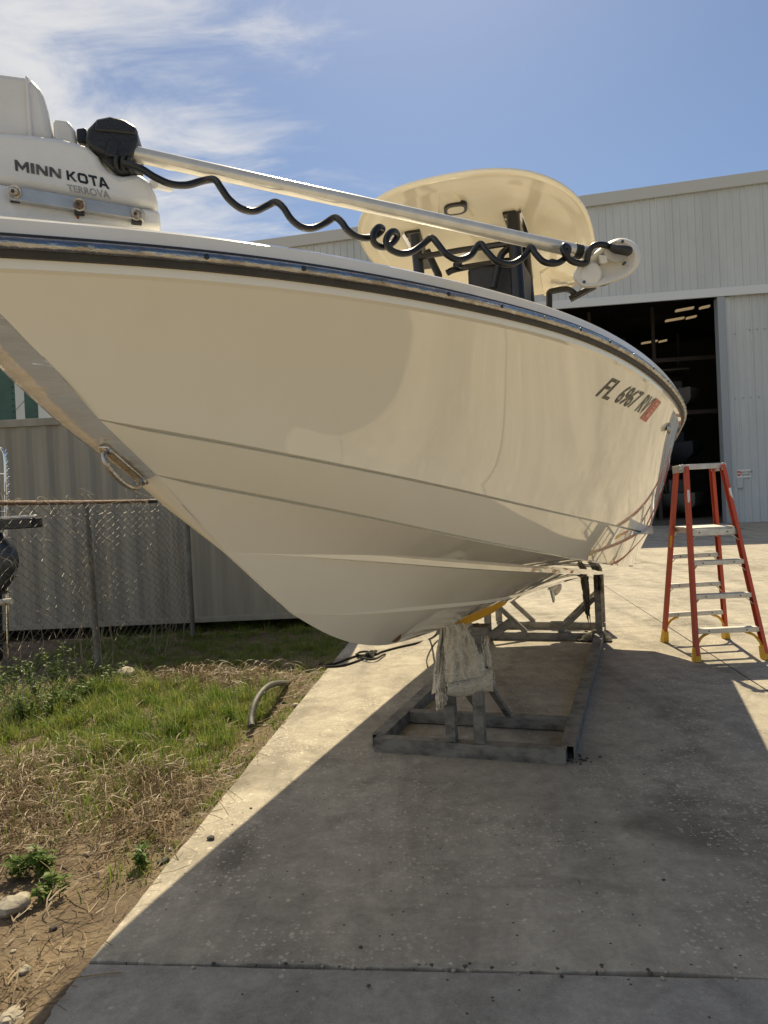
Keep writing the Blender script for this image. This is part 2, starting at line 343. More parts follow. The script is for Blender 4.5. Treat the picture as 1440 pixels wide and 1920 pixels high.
def soil_mat():
    m = pm('soil', (0.185, 0.138, 0.086), (0.085, 0.06, 0.038), 2.4, 0.95, bump=0.9, bscale=38, bdist=0.02, lo=0.38, hi=0.66, detail=10)
    return m
MAT['soil'] = soil_mat()
def leaf_mat(name, c1, c2, trans=0.35):
    m, nt, b = new_mat(name)
    ob = nd(nt, 'ShaderNodeTexCoord'); nz = nd(nt, 'ShaderNodeTexNoise', Scale=7.0, Detail=6); L(nt, ob.outputs['Object'], nz.inputs['Vector'])
    mr = nd(nt, 'ShaderNodeMapRange'); mr.inputs[1].default_value = 0.35; mr.inputs[2].default_value = 0.65; L(nt, nz.outputs[0], mr.inputs[0])
    mx = nd(nt, 'ShaderNodeMix', _data_type='RGBA'); mx.inputs[6].default_value = (*c1, 1); mx.inputs[7].default_value = (*c2, 1); L(nt, mr.outputs[0], mx.inputs[0])
    L(nt, mx.outputs[2], b.inputs['Base Color']); b.inputs['Roughness'].default_value = 0.5; b.inputs['Specular IOR Level'].default_value = 0.35
    tr = nd(nt, 'ShaderNodeBsdfTranslucent'); L(nt, mx.outputs[2], tr.inputs[0])
    ms = nd(nt, 'ShaderNodeMixShader'); ms.inputs[0].default_value = trans
    L(nt, b.outputs[0], ms.inputs[1]); L(nt, tr.outputs[0], ms.inputs[2]); L(nt, ms.outputs[0], nt.nodes['Material Output'].inputs[0])
    return m
MAT['grass'] = leaf_mat('grass', (0.12, 0.205, 0.03), (0.28, 0.30, 0.075), 0.5)
MAT['drygrass'] = leaf_mat('dry_grass', (0.30, 0.215, 0.115), (0.13, 0.09, 0.05), 0.2)
MAT['weed'] = leaf_mat('weed_leaf', (0.09, 0.165, 0.03), (0.18, 0.25, 0.055), 0.45)

# ------------------------------------------------------------------ ground and slabs
AX = math.radians(6.4); EY = Vector((math.sin(AX), math.cos(AX), 0)); EX = Vector((math.cos(AX), -math.sin(AX), 0)); E0 = Vector((-1.08, 3.19, 0))
def S(x, y, z=0.0): return E0 + EX * x + EY * y + Vector((0, 0, z))
def toS(p): d = Vector((p[0], p[1], 0)) - E0; return d.dot(EX), d.dot(EY)

yd = MB(); yd.add([(-300, -300, -0.12), (300, -300, -0.12), (300, 400, -0.12), (-300, 400, -0.12)], [(0, 1, 2, 3)])
struct(yd.build('ground', MAT['yard'], smooth=0))
pav = bpy.data.objects.new('pavement', None); SC.collection.objects.link(pav); struct(pav); WINV['pavement'] = Matrix.Identity(4)
ys = [-33.0, -20.1, -13.65, -6.98, -0.53, 5.92, 12.37, 18.8, 25.3, 31.7]
xs = [0.0, 3.66, 7.3, 11.0, 14.6, 18.3, 25.6, 40.0]
base = MB(); base.add([S(0.0, -33, -0.035), S(40, -33, -0.035), S(40, 31.7, -0.035), S(0.0, 31.7, -0.035)], [(0, 1, 2, 3)])
base.build('joint_bed', MAT['dirtjoint'], pav, smooth=0)
for i in range(len(xs) - 1):
    for j in range(len(ys) - 1):
        x0, x1, y0, y1 = xs[i], xs[i + 1], ys[j], ys[j + 1]
        near = i == 0 and j in (2, 3, 4)
        g = 0.005
        def edge(a, b, amp, step):
            nseg = max(2, int((b[0] - a[0]) ** 2 + (b[1] - a[1]) ** 2) ** 0.5 / step) if False else max(2, int(math.hypot(b[0] - a[0], b[1] - a[1]) / step))
            out = []
            tx, ty = (b[1] - a[1]), -(b[0] - a[0]); l = math.hypot(tx, ty); tx /= l; ty /= l
            for k in range(nseg):
                t = k / nseg; x = a[0] + (b[0] - a[0]) * t; y = a[1] + (b[1] - a[1]) * t
                o = amp * (noise.noise(Vector((x * 3.1, y * 3.1, 1.7))) + 0.6 * noise.noise(Vector((x * 17, y * 17, 4.2)))) if 0 < k else 0
                out.append((x - tx * o, y - ty * o))
            return out
        a0 = 0.004 if near else 0.0
        st = 0.03 if near else 20
        chip = 0.022 if (i == 0 and j == 4) else a0
        co = [(x0 + (0 if i == 0 else g), y0 + g), (x1 - g, y0 + g), (x1 - g, y1 - g), (x0 + (0 if i == 0 else g), y1 - g)]
        pts = edge(co[0], co[1], chip, st) + edge(co[1], co[2], a0, st) + edge(co[2], co[3], a0, st) + edge(co[3], co[0], 0.007 if i == 0 and near else a0, st)
        zt = 0.0 if not (i == 0 and j == 3) else -0.006
        sm = MB(); n_ = len(pts)
        ring = lambda dz, ins: [S(px_, py_, zt + dz) for px_, py_ in pts]
        sm.loft([ring(-0.1, 0), ring(0, 0)], True, True)
        sm.build('slab', MAT['concrete2'] if j == 3 and i == 0 else MAT['concrete'], pav, smooth=0, bev=0.004 if near else 0, seg=1)

# soil strip left of the slab (height field)
def soil_h(x, y):
    d = -x
    h = -0.035 + 0.05 * min(1, d / 1.2) * (0.5 + 0.5 * noise.noise(Vector((x * 0.8, y * 0.8, 0))))
    h += 0.030 * noise.noise(Vector((x * 2.3, y * 2.3, 3))) * min(1, d * 1.5 + 0.15) + 0.012 * noise.noise(Vector((x * 8, y * 8, 5))) + 0.005 * noise.noise(Vector((x * 26, y * 26, 9)))
    return h - 0.01 + 0.034 * math.exp(-(d / 0.10) ** 2) * (0.9 + 1.0 * noise.noise(Vector((y * 1.9, 2, 0)))) - (0.03 if x > 0.03 else 0)
soil = MB(); rows = []
for iy in range(0, 330):
    y = -3.4 + iy * 0.045; row = []
    for ix in range(0, 90):
        x = 0.05 - 5.6 * (ix / 89) ** 1.5
        row.append(S(x, y, soil_h(x, y)))
    rows.append(row)
soil.grid(rows); so_ = soil.build('soil_ground', MAT['soil'], smooth=180); struct(so_)

# ------------------------------------------------------------------ warehouse
wt0 = atz(1400, 979, 0); WA = math.radians(-7.0); WX = Vector((math.cos(WA), math.sin(WA), 0)); WY = Vector((-math.sin(WA), math.cos(WA), 0))
def Wp(x, z, d=0.0): return wt0 + WX * x + Vector((0, 0, z)) + WY * d
def wall_xz(px, py, d=0.0):          # where a pixel meets the wall plane
    r = ray(px, py); o = Vector((0, 0, CAMH)); n = WY; p0 = wt0 + WY * d
    t = (p0 - o).dot(n) / r.dot(n); p = o + r * t; q = p - wt0; return q.dot(WX), p.z
bld = thing('warehouse', 'tall pale grey ribbed metal warehouse with a huge dark doorway', 'building', tuple(wt0), 0)
jx, jz = wall_xz(1341, 552); lx, lz = wall_xz(1050, 571)
hz = (jz + lz) / 2
tL = wall_xz(655, 447); tR = wall_xz(1440, 340)
tslope = (tR[1] - tL[1]) / (tR[0] - tL[0])
def topz(x): return tR[1] + (x - tR[0]) * tslope
XL, XR = -34.0, 14.0
# upper wall of panels 0.9 m wide with ribs, standing 0.18 m proud of the lower wall
def panel(x0, x1, z0, z1f, d):
    n = 3; p = (x1 - x0) / n; prof = []
    for k in range(n):
        b = x0 + k * p
        prof += [(b, 0), (b + p * 0.62, 0), (b + p * 0.70, -0.032), (b + p * 0.86, -0.032), (b + p * 0.94, 0)]
    prof.append((x1, 0))
    return MB().grid([[Wp(x, z0, d + o) for x, o in prof], [Wp(x, z1f(x), d + o) for x, o in prof]])
x = XL
while x < XR - 0.01:
    panel(x, x + 0.897, hz, topz, -0.18).build('wall_panel', MAT['wall'], bld, smooth=0); x += 0.9
x = jx + 0.55
while x < XR - 0.01:
    panel(x, x + 0.897, 0.0, lambda q: hz - 0.12, 0.0).build('wall_panel', MAT['wall'], bld, smooth=0); x += 0.9
MB().bar(Wp(XL, hz - 0.02, -0.22), Wp(XR, hz - 0.02, -0.22), 0.12, 0.36).build('header_trim', MAT['trimwhite'], bld, bev=0.01)
MB().bar(Wp(XL, topz(XL) + 0.1, -0.2), Wp(XR, topz(XR) + 0.1, -0.2), 0.3, 0.5).build('roof_edge_trim', MAT['trim'], bld, bev=0.02)
MB().bar(Wp(jx + 0.15, 0, 0.0), Wp(jx + 0.15, hz - 0.2, 0.0), 0.3, 0.5, WY).build('door_jamb', MAT['jamb'], bld, bev=0.02)
MB().bar(Wp(jx + 0.44, 0, -0.02), Wp(jx + 0.44, hz - 0.2, -0.02), 0.24, 0.12, WY).build('door_jamb', MAT['wall'], bld, bev=0.01)
DXL = jx - 22.0
MB().box(Wp((XL + DXL) / 2, hz / 2, 0.1), abs(DXL - XL), 0.2, hz - 0.3, WA).build('wall_face', MAT['wall'], bld)
D = 34.0
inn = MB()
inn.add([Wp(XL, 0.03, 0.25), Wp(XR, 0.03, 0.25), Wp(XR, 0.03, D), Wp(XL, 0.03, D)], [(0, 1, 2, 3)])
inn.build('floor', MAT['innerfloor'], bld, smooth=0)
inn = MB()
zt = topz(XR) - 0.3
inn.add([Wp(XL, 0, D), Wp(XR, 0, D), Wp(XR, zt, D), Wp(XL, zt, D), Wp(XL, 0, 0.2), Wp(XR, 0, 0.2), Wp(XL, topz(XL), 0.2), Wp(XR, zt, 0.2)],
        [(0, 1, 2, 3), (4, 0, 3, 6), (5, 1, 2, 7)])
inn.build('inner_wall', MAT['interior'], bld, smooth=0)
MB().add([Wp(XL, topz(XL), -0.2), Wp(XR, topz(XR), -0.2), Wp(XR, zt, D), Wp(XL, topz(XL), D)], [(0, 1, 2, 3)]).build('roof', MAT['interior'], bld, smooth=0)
# lit strips under the roof
em, nt, b_ = new_mat('lamp_strip'); b_.inputs['Base Color'].default_value = (0.8, 0.6, 0.35, 1); b_.inputs['Emission Color'].default_value = (1.0, 0.72, 0.40, 1); b_.inputs['Emission Strength'].default_value = 0.2
for (pa, pb, pyy, pyb, dd) in ((1267, 1300, 583, 577, 14), (1312, 1330, 578, 574, 14), (1248, 1282, 602, 596, 18), (1287, 1305, 597, 593, 18), (1203, 1232, 644, 639, 24), (1236, 1250, 641, 638, 24)):
    a, za = wall_xz(pa, pyy, dd); c, zc = wall_xz(pb, pyb, dd)
    MB().bar(Wp(a, za, dd), Wp(c, zc, dd), 0.35, 0.10).build('lamp', em, bld)
for (spx, spy) in ((1363, 619), (1378, 626), (1406, 618), (1420, 617), (1434, 616), (1365, 748), (1379, 747), (1394, 746), (1408, 745), (1423, 744)):
    a, za = wall_xz(spx, spy, -0.05); MB().tube([Wp(a, za, -0.055), Wp(a, za, -0.02)], 0.028, 6).build('screw', MAT['jamb'], bld)
# storage racks with boats inside
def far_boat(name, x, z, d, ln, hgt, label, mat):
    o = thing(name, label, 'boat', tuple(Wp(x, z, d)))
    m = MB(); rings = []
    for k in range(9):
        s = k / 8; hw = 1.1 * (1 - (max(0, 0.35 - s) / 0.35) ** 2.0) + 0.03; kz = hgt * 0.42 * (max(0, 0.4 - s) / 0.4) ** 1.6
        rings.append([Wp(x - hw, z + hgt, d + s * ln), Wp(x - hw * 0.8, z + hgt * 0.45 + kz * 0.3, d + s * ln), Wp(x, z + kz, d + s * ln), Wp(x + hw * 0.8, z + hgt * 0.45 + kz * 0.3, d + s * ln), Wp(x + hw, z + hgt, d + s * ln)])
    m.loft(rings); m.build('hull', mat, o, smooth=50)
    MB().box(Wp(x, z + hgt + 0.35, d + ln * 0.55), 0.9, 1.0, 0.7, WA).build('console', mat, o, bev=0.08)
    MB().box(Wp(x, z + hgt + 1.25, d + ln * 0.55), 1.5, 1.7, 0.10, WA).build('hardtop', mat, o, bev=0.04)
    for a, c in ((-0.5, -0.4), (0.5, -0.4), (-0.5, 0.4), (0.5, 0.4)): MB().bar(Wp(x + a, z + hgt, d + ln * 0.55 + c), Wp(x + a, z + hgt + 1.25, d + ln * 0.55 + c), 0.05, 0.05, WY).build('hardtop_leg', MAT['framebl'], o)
xo = wall_xz(1296, 900, 5.0)[0]
rack = thing('boat_rack', 'dim steel storage rack standing deep inside the warehouse doorway', 'rack', tuple(Wp(jx - 5, 0, 9)))
for kx in range(4):
    for dd in (5.0, 12.0):
        MB().bar(Wp(xo + 1.5 - kx * 3.0, 0.03, dd), Wp(xo + 1.5 - kx * 3.0, 10.4, dd), 0.16, 0.16, WY).build('upright', MAT['rackdark'], rack)
for lev in (2.6, 5.2, 7.8):
    for dd in (5.0, 12.0):
        MB().bar(Wp(xo - 7.6, lev, dd), Wp(xo + 1.6, lev, dd), 0.14, 0.2).build('beam', MAT['rackdark'], rack)
q = 0
for lev, nm in ((0.25, 'floor'), (2.75, 'second'), (5.35, 'third')):
    for kx in range(2):
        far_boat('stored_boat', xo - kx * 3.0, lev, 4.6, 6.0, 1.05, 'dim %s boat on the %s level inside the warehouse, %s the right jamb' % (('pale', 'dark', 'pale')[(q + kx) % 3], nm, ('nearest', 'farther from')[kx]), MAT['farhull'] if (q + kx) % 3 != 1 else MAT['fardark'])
    q += 1
# sign and small box beside the door
sx0, sz0 = wall_xz(1380, 881, -0.06); sx1, sz1 = wall_xz(1408, 895, -0.06)
sg = thing('wall_sign', 'small white warning sign with red mark on the warehouse wall by the door', 'sign', tuple(Wp((sx0 + sx1) / 2, (sz0 + sz1) / 2, -0.06)))
MB().box(Wp((sx0 + sx1) / 2, (sz0 + sz1) / 2, -0.06), sx1 - sx0, 0.01, sz0 - sz1, WA).build('panel', MAT['whiteplastic'], sg)
SW, SHh = sx1 - sx0, sz0 - sz1
def sign_text(s, xa, za, h, mat):
    V, Fc = text_pts(s, 0.02); V = V * (h / V[:, 1].max())
    MB().add([Wp(sx0 + SW * xa + v[0], sz1 + SHh * za + v[1], -0.069) for v in V], Fc).build('lettering', mat, sg, smooth=0)
sign_text('DO NOT', 0.36, 0.56, SHh * 0.24, MAT['reg_black']); sign_text('ENTER', 0.42, 0.24, SHh * 0.22, MAT['reg_black'])
dm = MB(); cx_, cz_ = sx0 + SW * 0.18, sz1 + SHh * 0.55; rr_ = SHh * 0.32
dm.add([Wp(cx_ + math.cos(t * 0.2618) * rr_, cz_ + math.sin(t * 0.2618) * rr_, -0.068) for t in range(24)], [tuple(range(24))]); dm.build('red_disc', MAT['decal_red'], sg, smooth=0)
MB().box(Wp(cx_, cz_, -0.070), rr_ * 1.3, 0.002, rr_ * 0.3, WA).build('white_bar', MAT['whiteplastic'], sg)
bx, bz = wall_xz(1386, 914, -0.06); bx1, bz1 = wall_xz(1381, 897, -0.06); bx2, bz2 = wall_xz(1393, 915, -0.06)
tag(MB().box(Wp((bx1 + bx2) / 2, (bz1 + bz2) / 2, -0.08), bx2 - bx1, 0.08, bz1 - bz2, WA).build('wall_box', MAT['wall'], bev=0.02), 'small flat grey box fixed below the warning sign on the warehouse wall', 'box')

# ------------------------------------------------------------------ shipping container and rack posts behind it
ct = thing('shipping_container', 'weathered tan corrugated shipping container behind the chain link fence', 'container', (-3.2, 9.85, 0))
CW = [Vector((-8.2, 9.95, 0)), Vector((-0.35, 9.72, 0))]; cdx = (CW[1] - CW[0]).normalized(); cdn = Vector((-cdx.y, cdx.x, 0)); CL = (CW[1] - CW[0]).length
ZB, ZT = 0.16, 2.86
prof = []; x = 0.12
while x < CL - 0.12:
    prof += [(x, 0.0), (x + 0.072, 0.0), (x + 0.14, 0.022), (x + 0.21, 0.022)]; x += 0.278
MB().grid([[CW[0] + cdx * a + cdn * (o + 0.02) + Vector((0, 0, z)) for a, o in prof] for z in (ZB, (ZB + ZT) / 2, ZT)]).build('side_panel', MAT['container'], ct, smooth=0)
up_ = Vector((0, 0, 1))
MB().bar(CW[0] + up_ * ZT + cdn * 0.03, CW[1] + up_ * ZT + cdn * 0.03, 0.07, 0.10).build('top_rail', MAT['container'], ct, bev=0.006)
MB().bar(CW[0] + up_ * ZB + cdn * 0.03, CW[1] + up_ * ZB + cdn * 0.035, 0.075, 0.07).build('bottom_rail', MAT['container'], ct, bev=0.006)
for e in (0.0, 1.0):
    p = CW[0] + cdx * (CL * e) + cdn * 0.07
    MB().bar(p + up_ * 0.06, p + up_ * (ZT + 0.06), 0.15, 0.15, cdn).build('corner_post', MAT['container'], ct, bev=0.01)
rf = MB(); n_ = int(CL / 0.2)
rf.grid([[CW[0] + cdx * (k * CL / n_) + cdn * d + up_ * (ZT + 0.03 + (0.02 if k % 2 else 0)) for k in range(n_ + 1)] for d in (0.03, 2.4)]); rf.build('roof', MAT['container'], ct, smooth=0)
bk = MB(); bk.grid([[CW[0] + cdn * 2.4 + up_ * z, CW[1] + cdn * 2.4 + up_ * z] for z in (0.1, ZT + 0.03)])
for e in (0, 1): bk.grid([[CW[e] + cdn * d + up_ * z for d in (0.05, 2.4)] for z in (0.1, ZT + 0.03)])
bk.build('plain_panel', MAT['container'], ct, smooth=0)
def rack_post(pxa, pxb, hole_px, lab, Y):
    a, b = at(pxa, 760, Y), at(pxb, 760, Y); o = thing('rack_post', lab, 'post', (0.5 * (a.x + b.x), Y, 0), group=None)
    h = at(hole_px, 760, Y).x; zt_ = 5.0
    m = MB(); m.box(((a.x + h - 0.022) / 2, Y + 0.05, zt_ / 2), h - 0.022 - a.x, 0.10, zt_); m.build('post_web', MAT['rackgreen'], o)
    m = MB(); m.box((0.5 * (h + 0.022 + b.x), Y, zt_ / 2), b.x - h - 0.022, 0.01, zt_)
    z = 0.0
    while z < zt_: m.box((h, Y, z + 0.035), 0.044, 0.008, 0.07); z += 0.105
    m.build('punched_flange', MAT['rackgreen'], o)
rack_post(-30, 29, 25, 'dark green punched steel rack post at the left frame edge above the container', 12.9)
rack_post(46, 71, 67, 'dark green punched steel rack post standing nearer the boat bow above the container', 12.9)
tag(MB().tube([at(-40, 770, 12.95), at(29, 770, 12.95), at(45, 752, 12.95), at(90, 700, 12.95)], 0.006, 5).build('brace_wire', MAT['post']), 'thin dark brace wire between the two green rack posts', 'wire')

# ------------------------------------------------------------------ chain link fence
FP = [Vector((-3.22, 3.6, 0)), Vector((-3.02, 5.4, 0)), atz(187, 1272, 0), atz(362, 1195, 0)]
FP[2].z = FP[3].z = 0
fn = thing('chain_link_fence', 'sagging grey chain link fence with rusty top rail and dead vines beside the container', 'fence', tuple(FP[2]))
FH = 1.73
for i, p in enumerate(FP):
    ln = Vector((-0.05, 0, 0)) if i == 2 else Vector((0, 0, 0))
    MB().tube([p + Vector((0, 0, -0.05)), p + ln * 0.5 + Vector((0, 0, FH * 0.5)), p + ln + Vector((0, 0, FH))], 0.030 if i != 2 else 0.034, 10).build('post', MAT['post'], fn)
tops = [p + Vector((-0.05 if i == 2 else 0, 0, FH)) for i, p in enumerate(FP)]; tops[3] = tops[2] + (tops[3] - tops[2]) * 0.62
MB().tube(catmull(tops, 4), 0.021, 10).build('top_rail', MAT['pipe_rust'], fn)
MB().tube([tops[3] - (tops[3] - tops[2]).normalized() * 0.12, tops[3] + (tops[3] - tops[2]).normalized() * 0.05], 0.026, 10).build('rail_end_cup', MAT['rubber'], fn)
cum = [0]
for i in range(3): cum.append(cum[-1] + (FP[i + 1] - FP[i]).length)
def fpos(s):
    s = max(0, min(cum[-1], s))
    for i in range(3):
        if s <= cum[i + 1] + 1e-9: return FP[i].lerp(FP[i + 1], (s - cum[i]) / (cum[i + 1] - cum[i]))
fx = Vector((1, 0.1, 0)).normalized()
wm = MB(); pitch_ = 0.074; k = 0
while k * pitch_ < cum[-1] - 0.05:
    s0 = k * pitch_; pts = []
    nz_ = int((FH - 0.04) / (pitch_ * 0.55))
    for j in range(nz_ + 1):
        z = 0.03 + j * (FH - 0.03) / nz_
        s = s0 + (pitch_ / 2 if ((j + k) % 2) else -pitch_ / 2) * 1.02
        sag = 0.05 * noise.noise(Vector((s * 0.9, z * 1.2, 2))) + 0.02 * noise.noise(Vector((s * 4, z * 4, 7)))
        p = fpos(s + 0.03 * noise.noise(Vector((s * 1.5, z * 2.0, 11)))) + Vector((0, 0, z - (0.02 if z > FH - 0.1 else 0)))
        pts.append(p + fx * (0.04 + sag + (0.004 if j % 2 else -0.004)))
    wm.tube(pts, 0.0025, 4, caps=False); k += 1
stuff(wm.build('wire_mesh', MAT['wire'], fn, smooth=0))
vm = MB()
for k in range(150):
    s = rnd.uniform(1.5, cum[-1] - 0.2) ; top = rnd.random() < 0.55
    z = FH + rnd.gauss(0.0, 0.04) if top else rnd.uniform(0.2, FH)
    p = fpos(s) + fx * rnd.uniform(0.0, 0.09) + Vector((0, 0, z)); pts = [p.copy()]; d = Vector((rnd.uniform(-1, 1), rnd.uniform(-1, 1), rnd.uniform(-0.6, 0.9) if top else rnd.uniform(-1, 0.6)))
    ax = Vector((rnd.gauss(0, 1), rnd.gauss(0, 1), rnd.gauss(0, 1))).normalized(); cv = rnd.uniform(0.1, 0.7)
    for j in range(rnd.randint(5, 13)):
        d = (Matrix.Rotation(cv * rnd.uniform(0.4, 1.3), 3, ax) @ d.normalized()); p = p + d * rnd.uniform(0.012, 0.028); pts.append(p.copy())
    vm.tube(pts, rnd.uniform(0.0012, 0.0026), 4)
for k in range(26):            # climbing stems
    s = rnd.uniform(cum[1], cum[-1] - 0.1); p = fpos(s) + fx * 0.05; pts = []; z = 0.0
    while z < rnd.uniform(1.0, 1.75): pts.append(p + Vector((rnd.gauss(0, 0.012), rnd.gauss(0, 0.03), z))); z += rnd.uniform(0.05, 0.12); p = p + Vector((0, rnd.gauss(0, 0.03), 0))
    if len(pts) > 2: vm.tube(pts, 0.0025, 4)
stuff(vm.build('dead_vines', MAT['vine'], fn))

# things kept behind the fence, cut by the left frame edge
om = thing('outboard_motor', 'grey and black outboard motor leaning behind the fence at the left frame edge', 'outboard motor', (-4.3, 7.6, 0))
Yo = 7.7
rings = []
for k in range(9):
    t = k / 8; pc = at(-36 + 14 * t, 1030 + 110 * t - 30, Yo); w = 0.36 * math.sin(math.pi * (0.18 + 0.72 * t)) ** 0.7
    rings.append([pc + Vector((math.cos(a_ * math.pi / 6) * w, math.sin(a_ * math.pi / 6) * 0.16, 0)) + Vector((0, 0, 0)) for a_ in range(12)])
MB().loft(rings).build('cowling', MAT['enginegrey'], om, smooth=60)
pl = MB(); pl.bar(at(-60, 988, Yo - 0.1), at(70, 980, Yo - 0.1), 0.25, 0.10); pl.build('tilt_bracket', MAT['engineblack'], om, bev=0.01)
pl = MB(); pl.bar(at(-60, 975, Yo - 0.15), at(68, 968, Yo - 0.15), 0.06, 0.03); pl.build('bracket_trim', MAT['alu'], om, bev=0.008)
for (x0, y0, x1, y1, x2, y2) in ((8, 1045, 27, 1052, 10, 1062), (5, 1072, 33, 1080, 8, 1100), (0, 1100, 20, 1110, -5, 1125)):
    A, B, C_ = at(x0 - 25, y0, Yo), at(x1, y1, Yo - 0.05), at(x2 - 25, y2, Yo)
    MB().loft([[A, B, C_], [A + Vector((0, .04, 0)), B + Vector((0, .03, 0)), C_ + Vector((0, .04, 0))]]).build('propeller_blade', MAT['engineblack'], om)
MB().tube([at(-20, 900, Yo), at(-14, 1240, Yo)], 0.10, 10).build('leg', MAT['engineblack'], om)
ld = thing('boarding_ladder', 'shiny stainless boarding ladder with hanging chain behind the fence', 'boarding ladder', (-4.1, 8.2, 0))
Yl = 8.1
MB().tube(catmull([at(-60, 838, Yl), at(-8, 839, Yl), at(5, 845, Yl), at(9, 862, Yl), at(10, 900, Yl), at(11, 970, Yl), at(13, 1100, Yl), at(16, 1250, Yl)], 5), 0.013, 8).build('rail', MAT['chrome'], ld)
for yy in (889, 960, 1040): MB().tube([at(-60, yy, Yl), at(10, yy, Yl)], 0.011, 8).build('rung', MAT['chrome'], ld)
ch = MB()
for k in range(16):
    p = at(11 + 4 * math.sin(k / 15 * 2.6) + 1.2 * k / 15, 845 + k * 7.2, Yl - 0.03)
    ch.tube([p + Vector((math.cos(a_) * (0.012 if k % 2 else 0.003), math.sin(a_) * 0.012, math.sin(a_ + 0.6) * 0.016)) for a_ in np.linspace(0, 6.28, 9)], 0.004, 5)
ch.build('chain', MAT['chrome'], ld)
tag(MB().tube([at(-50, 1136, 6.9), at(22, 1127, 6.9)], 0.030, 12).build('plastic_pipe', MAT['pvc']), 'short dirty white plastic pipe end poking in behind the fence at the left', 'pipe')

# ------------------------------------------------------------------ boat
BA = math.radians(19.0); BC = Vector((0.445, 4.60, 0))
boat = thing('boat', 'cream centre console fishing boat with hardtop resting on a steel stand', 'boat', tuple(BC), -BA)
BM = Matrix.Translation(BC) @ Matrix.Rotation(-BA, 4, 'Z'); BMI = BM.inverted()
TE = 3.9
KN = dict(
 rail=[(-3.60,.065,2.038),(-3.50,.130,2.050),(-3.40,.210,2.061),(-3.30,.290,2.069),(-3.20,.370,2.072),(-3.10,.440,2.075),(-3.00,.505,2.078),(-2.80,.620,2.082),(-2.60,.725,2.083),(-2.40,.820,2.084),(-2.20,.905,2.081),(-2.00,.985,2.072),(-1.80,1.060,2.053),(-1.60,1.125,2.030),(-1.40,1.178,2.005),(-1.20,1.220,1.982),(-1.00,1.250,1.965),(-.70,1.275,1.953),(-.30,1.290,1.947),(1.,1.297,1.93),(2.4,1.297,1.91),(TE,1.29,1.89)],
 k1=[(-3.25,.048,1.794),(-3.15,.095,1.781),(-3.00,.165,1.760),(-2.80,.258,1.729),(-2.50,.390,1.683),(-2.20,.508,1.637),(-1.80,.660,1.572),(-1.40,.790,1.514),(-.90,.925,1.451),(0.,1.060,1.363),(.60,1.105,1.316),(2.,1.125,1.232),(TE,1.120,1.126)],
 k2=[(-3.05,.034,1.686),(-2.95,.075,1.668),(-2.80,.135,1.639),(-2.60,.220,1.600),(-2.30,.345,1.539),(-2.00,.460,1.477),(-1.60,.595,1.404),(-1.,.755,1.309),(0.,.885,1.180),(.75,.945,1.098),(2.4,.970,.932),(TE,.970,.785)],
 s1=[(-2.72,.004,1.485),(-2.60,.045,1.466),(-2.40,.115,1.439),(-2.10,.215,1.397),(-1.70,.335,1.338),(-1.,.505,1.244),(0.,.625,1.126),(1.,.675,1.012),(2.,.690,.899),(TE,.670,.70)],
 s2=[(-2.33,.003,1.256),(-2.10,.060,1.211),(-1.70,.145,1.160),(-1.20,.235,1.104),(-.54,.325,1.035),(.3,.395,.973),(1.2,.440,.909),(2.1,.460,.837),(TE,.50,.695)],
 keel=[(-2.33,0,1.254),(-2.1,0,1.151),(-1.9,0,1.080),(-1.65,0,1.014),(-1.4,0,.966),(-1.,0,.923),(-.5,0,.878),(.5,0,.802),(1.5,0,.724),(2.7,0,.62),(TE,0,.52)])
NS = 150; SS = np.linspace(0, 1, NS)
FAIR = {}
def fair(name):                        # fair the knots into a smooth curve, like a batten
    K_ = np.array(KN[name]); t0, t1 = K_[0, 0], K_[-1, 0]; dt = 0.01; t = np.arange(t0, t1 + dt / 2, dt); out = [t]
    for c in (1, 2):
        y = pchip(K_[:, 0], K_[:, c], np.clip(t, t0, t1)); n = len(y); w = 60
        L0 = y[0] * 2 - y[1:w + 1][::-1]; R0 = y[-1] * 2 - y[-w - 1:-1][::-1]; e = np.concatenate([L0, y, R0])
        for sg_ in (0.10, 0.10): 
            k_ = np.arange(-w, w + 1) * dt; g_ = np.exp(-0.5 * (k_ / sg_) ** 2); g_ /= g_.sum()
            y = np.convolve(e, g_, 'valid'); L0 = y[0] * 2 - y[1:w + 1][::-1]; R0 = y[-1] * 2 - y[-w - 1:-1][::-1]; e = np.concatenate([L0, y, R0])
        out.append(y)
    return out
def fb(name, t):
    if name not in FAIR: FAIR[name] = fair(name)
    T_, B_, Z_ = FAIR[name]; return np.interp(t, T_, B_), np.interp(t, T_, Z_)
def line(name, S_=SS, p=1.6):
    K_ = np.array(KN[name]); t = K_[0, 0] + (K_[-1, 0] - K_[0, 0]) * S_ ** p
    b, z = fb(name, t); return np.stack([b, t, z], 1)      # local (b, t, z)
rail, k1, k2, s1, s2, keel = [line(n_) for n_ in ('rail', 'k1', 'k2', 's1', 's2', 'keel')]
def off(l, db, dz, fade=None):
    o = l.copy(); f = np.ones(len(l)) if fade is None else fade
    o[:, 0] = np.maximum(o[:, 0] + db * f, 0.0); o[:, 2] += dz * f; return o
def fadeL(l, d0, d1):
    s = np.clip((l[:, 1] - l[0, 1] - d0) / (d1 - d0), 0, 1); return s * s * (3 - 2 * s)
def bul(t): # hollow flare forward, gentle round aft
    u_ = np.clip((t + 2.6) / 2.4, 0, 1); u_ = u_ * u_ * (3 - 2 * u_); return -0.034 * (1 - u_) + 0.026 * u_
hull = MB()
def panelL(A, B, n=6, bulge=0.0):
    for sg_ in (1, -1):
        rows_ = []
        for k in range(n + 1):
            w = k / n; P = A * (1 - w) + B * w
            P = P.copy(); P[:, 0] += bulge * 4 * w * (1 - w) * np.clip(P[:, 0] * 3, 0, 1)
            P[:, 0] *= sg_; rows_.append([tuple(p) for p in P])
        hull.grid(rows_)
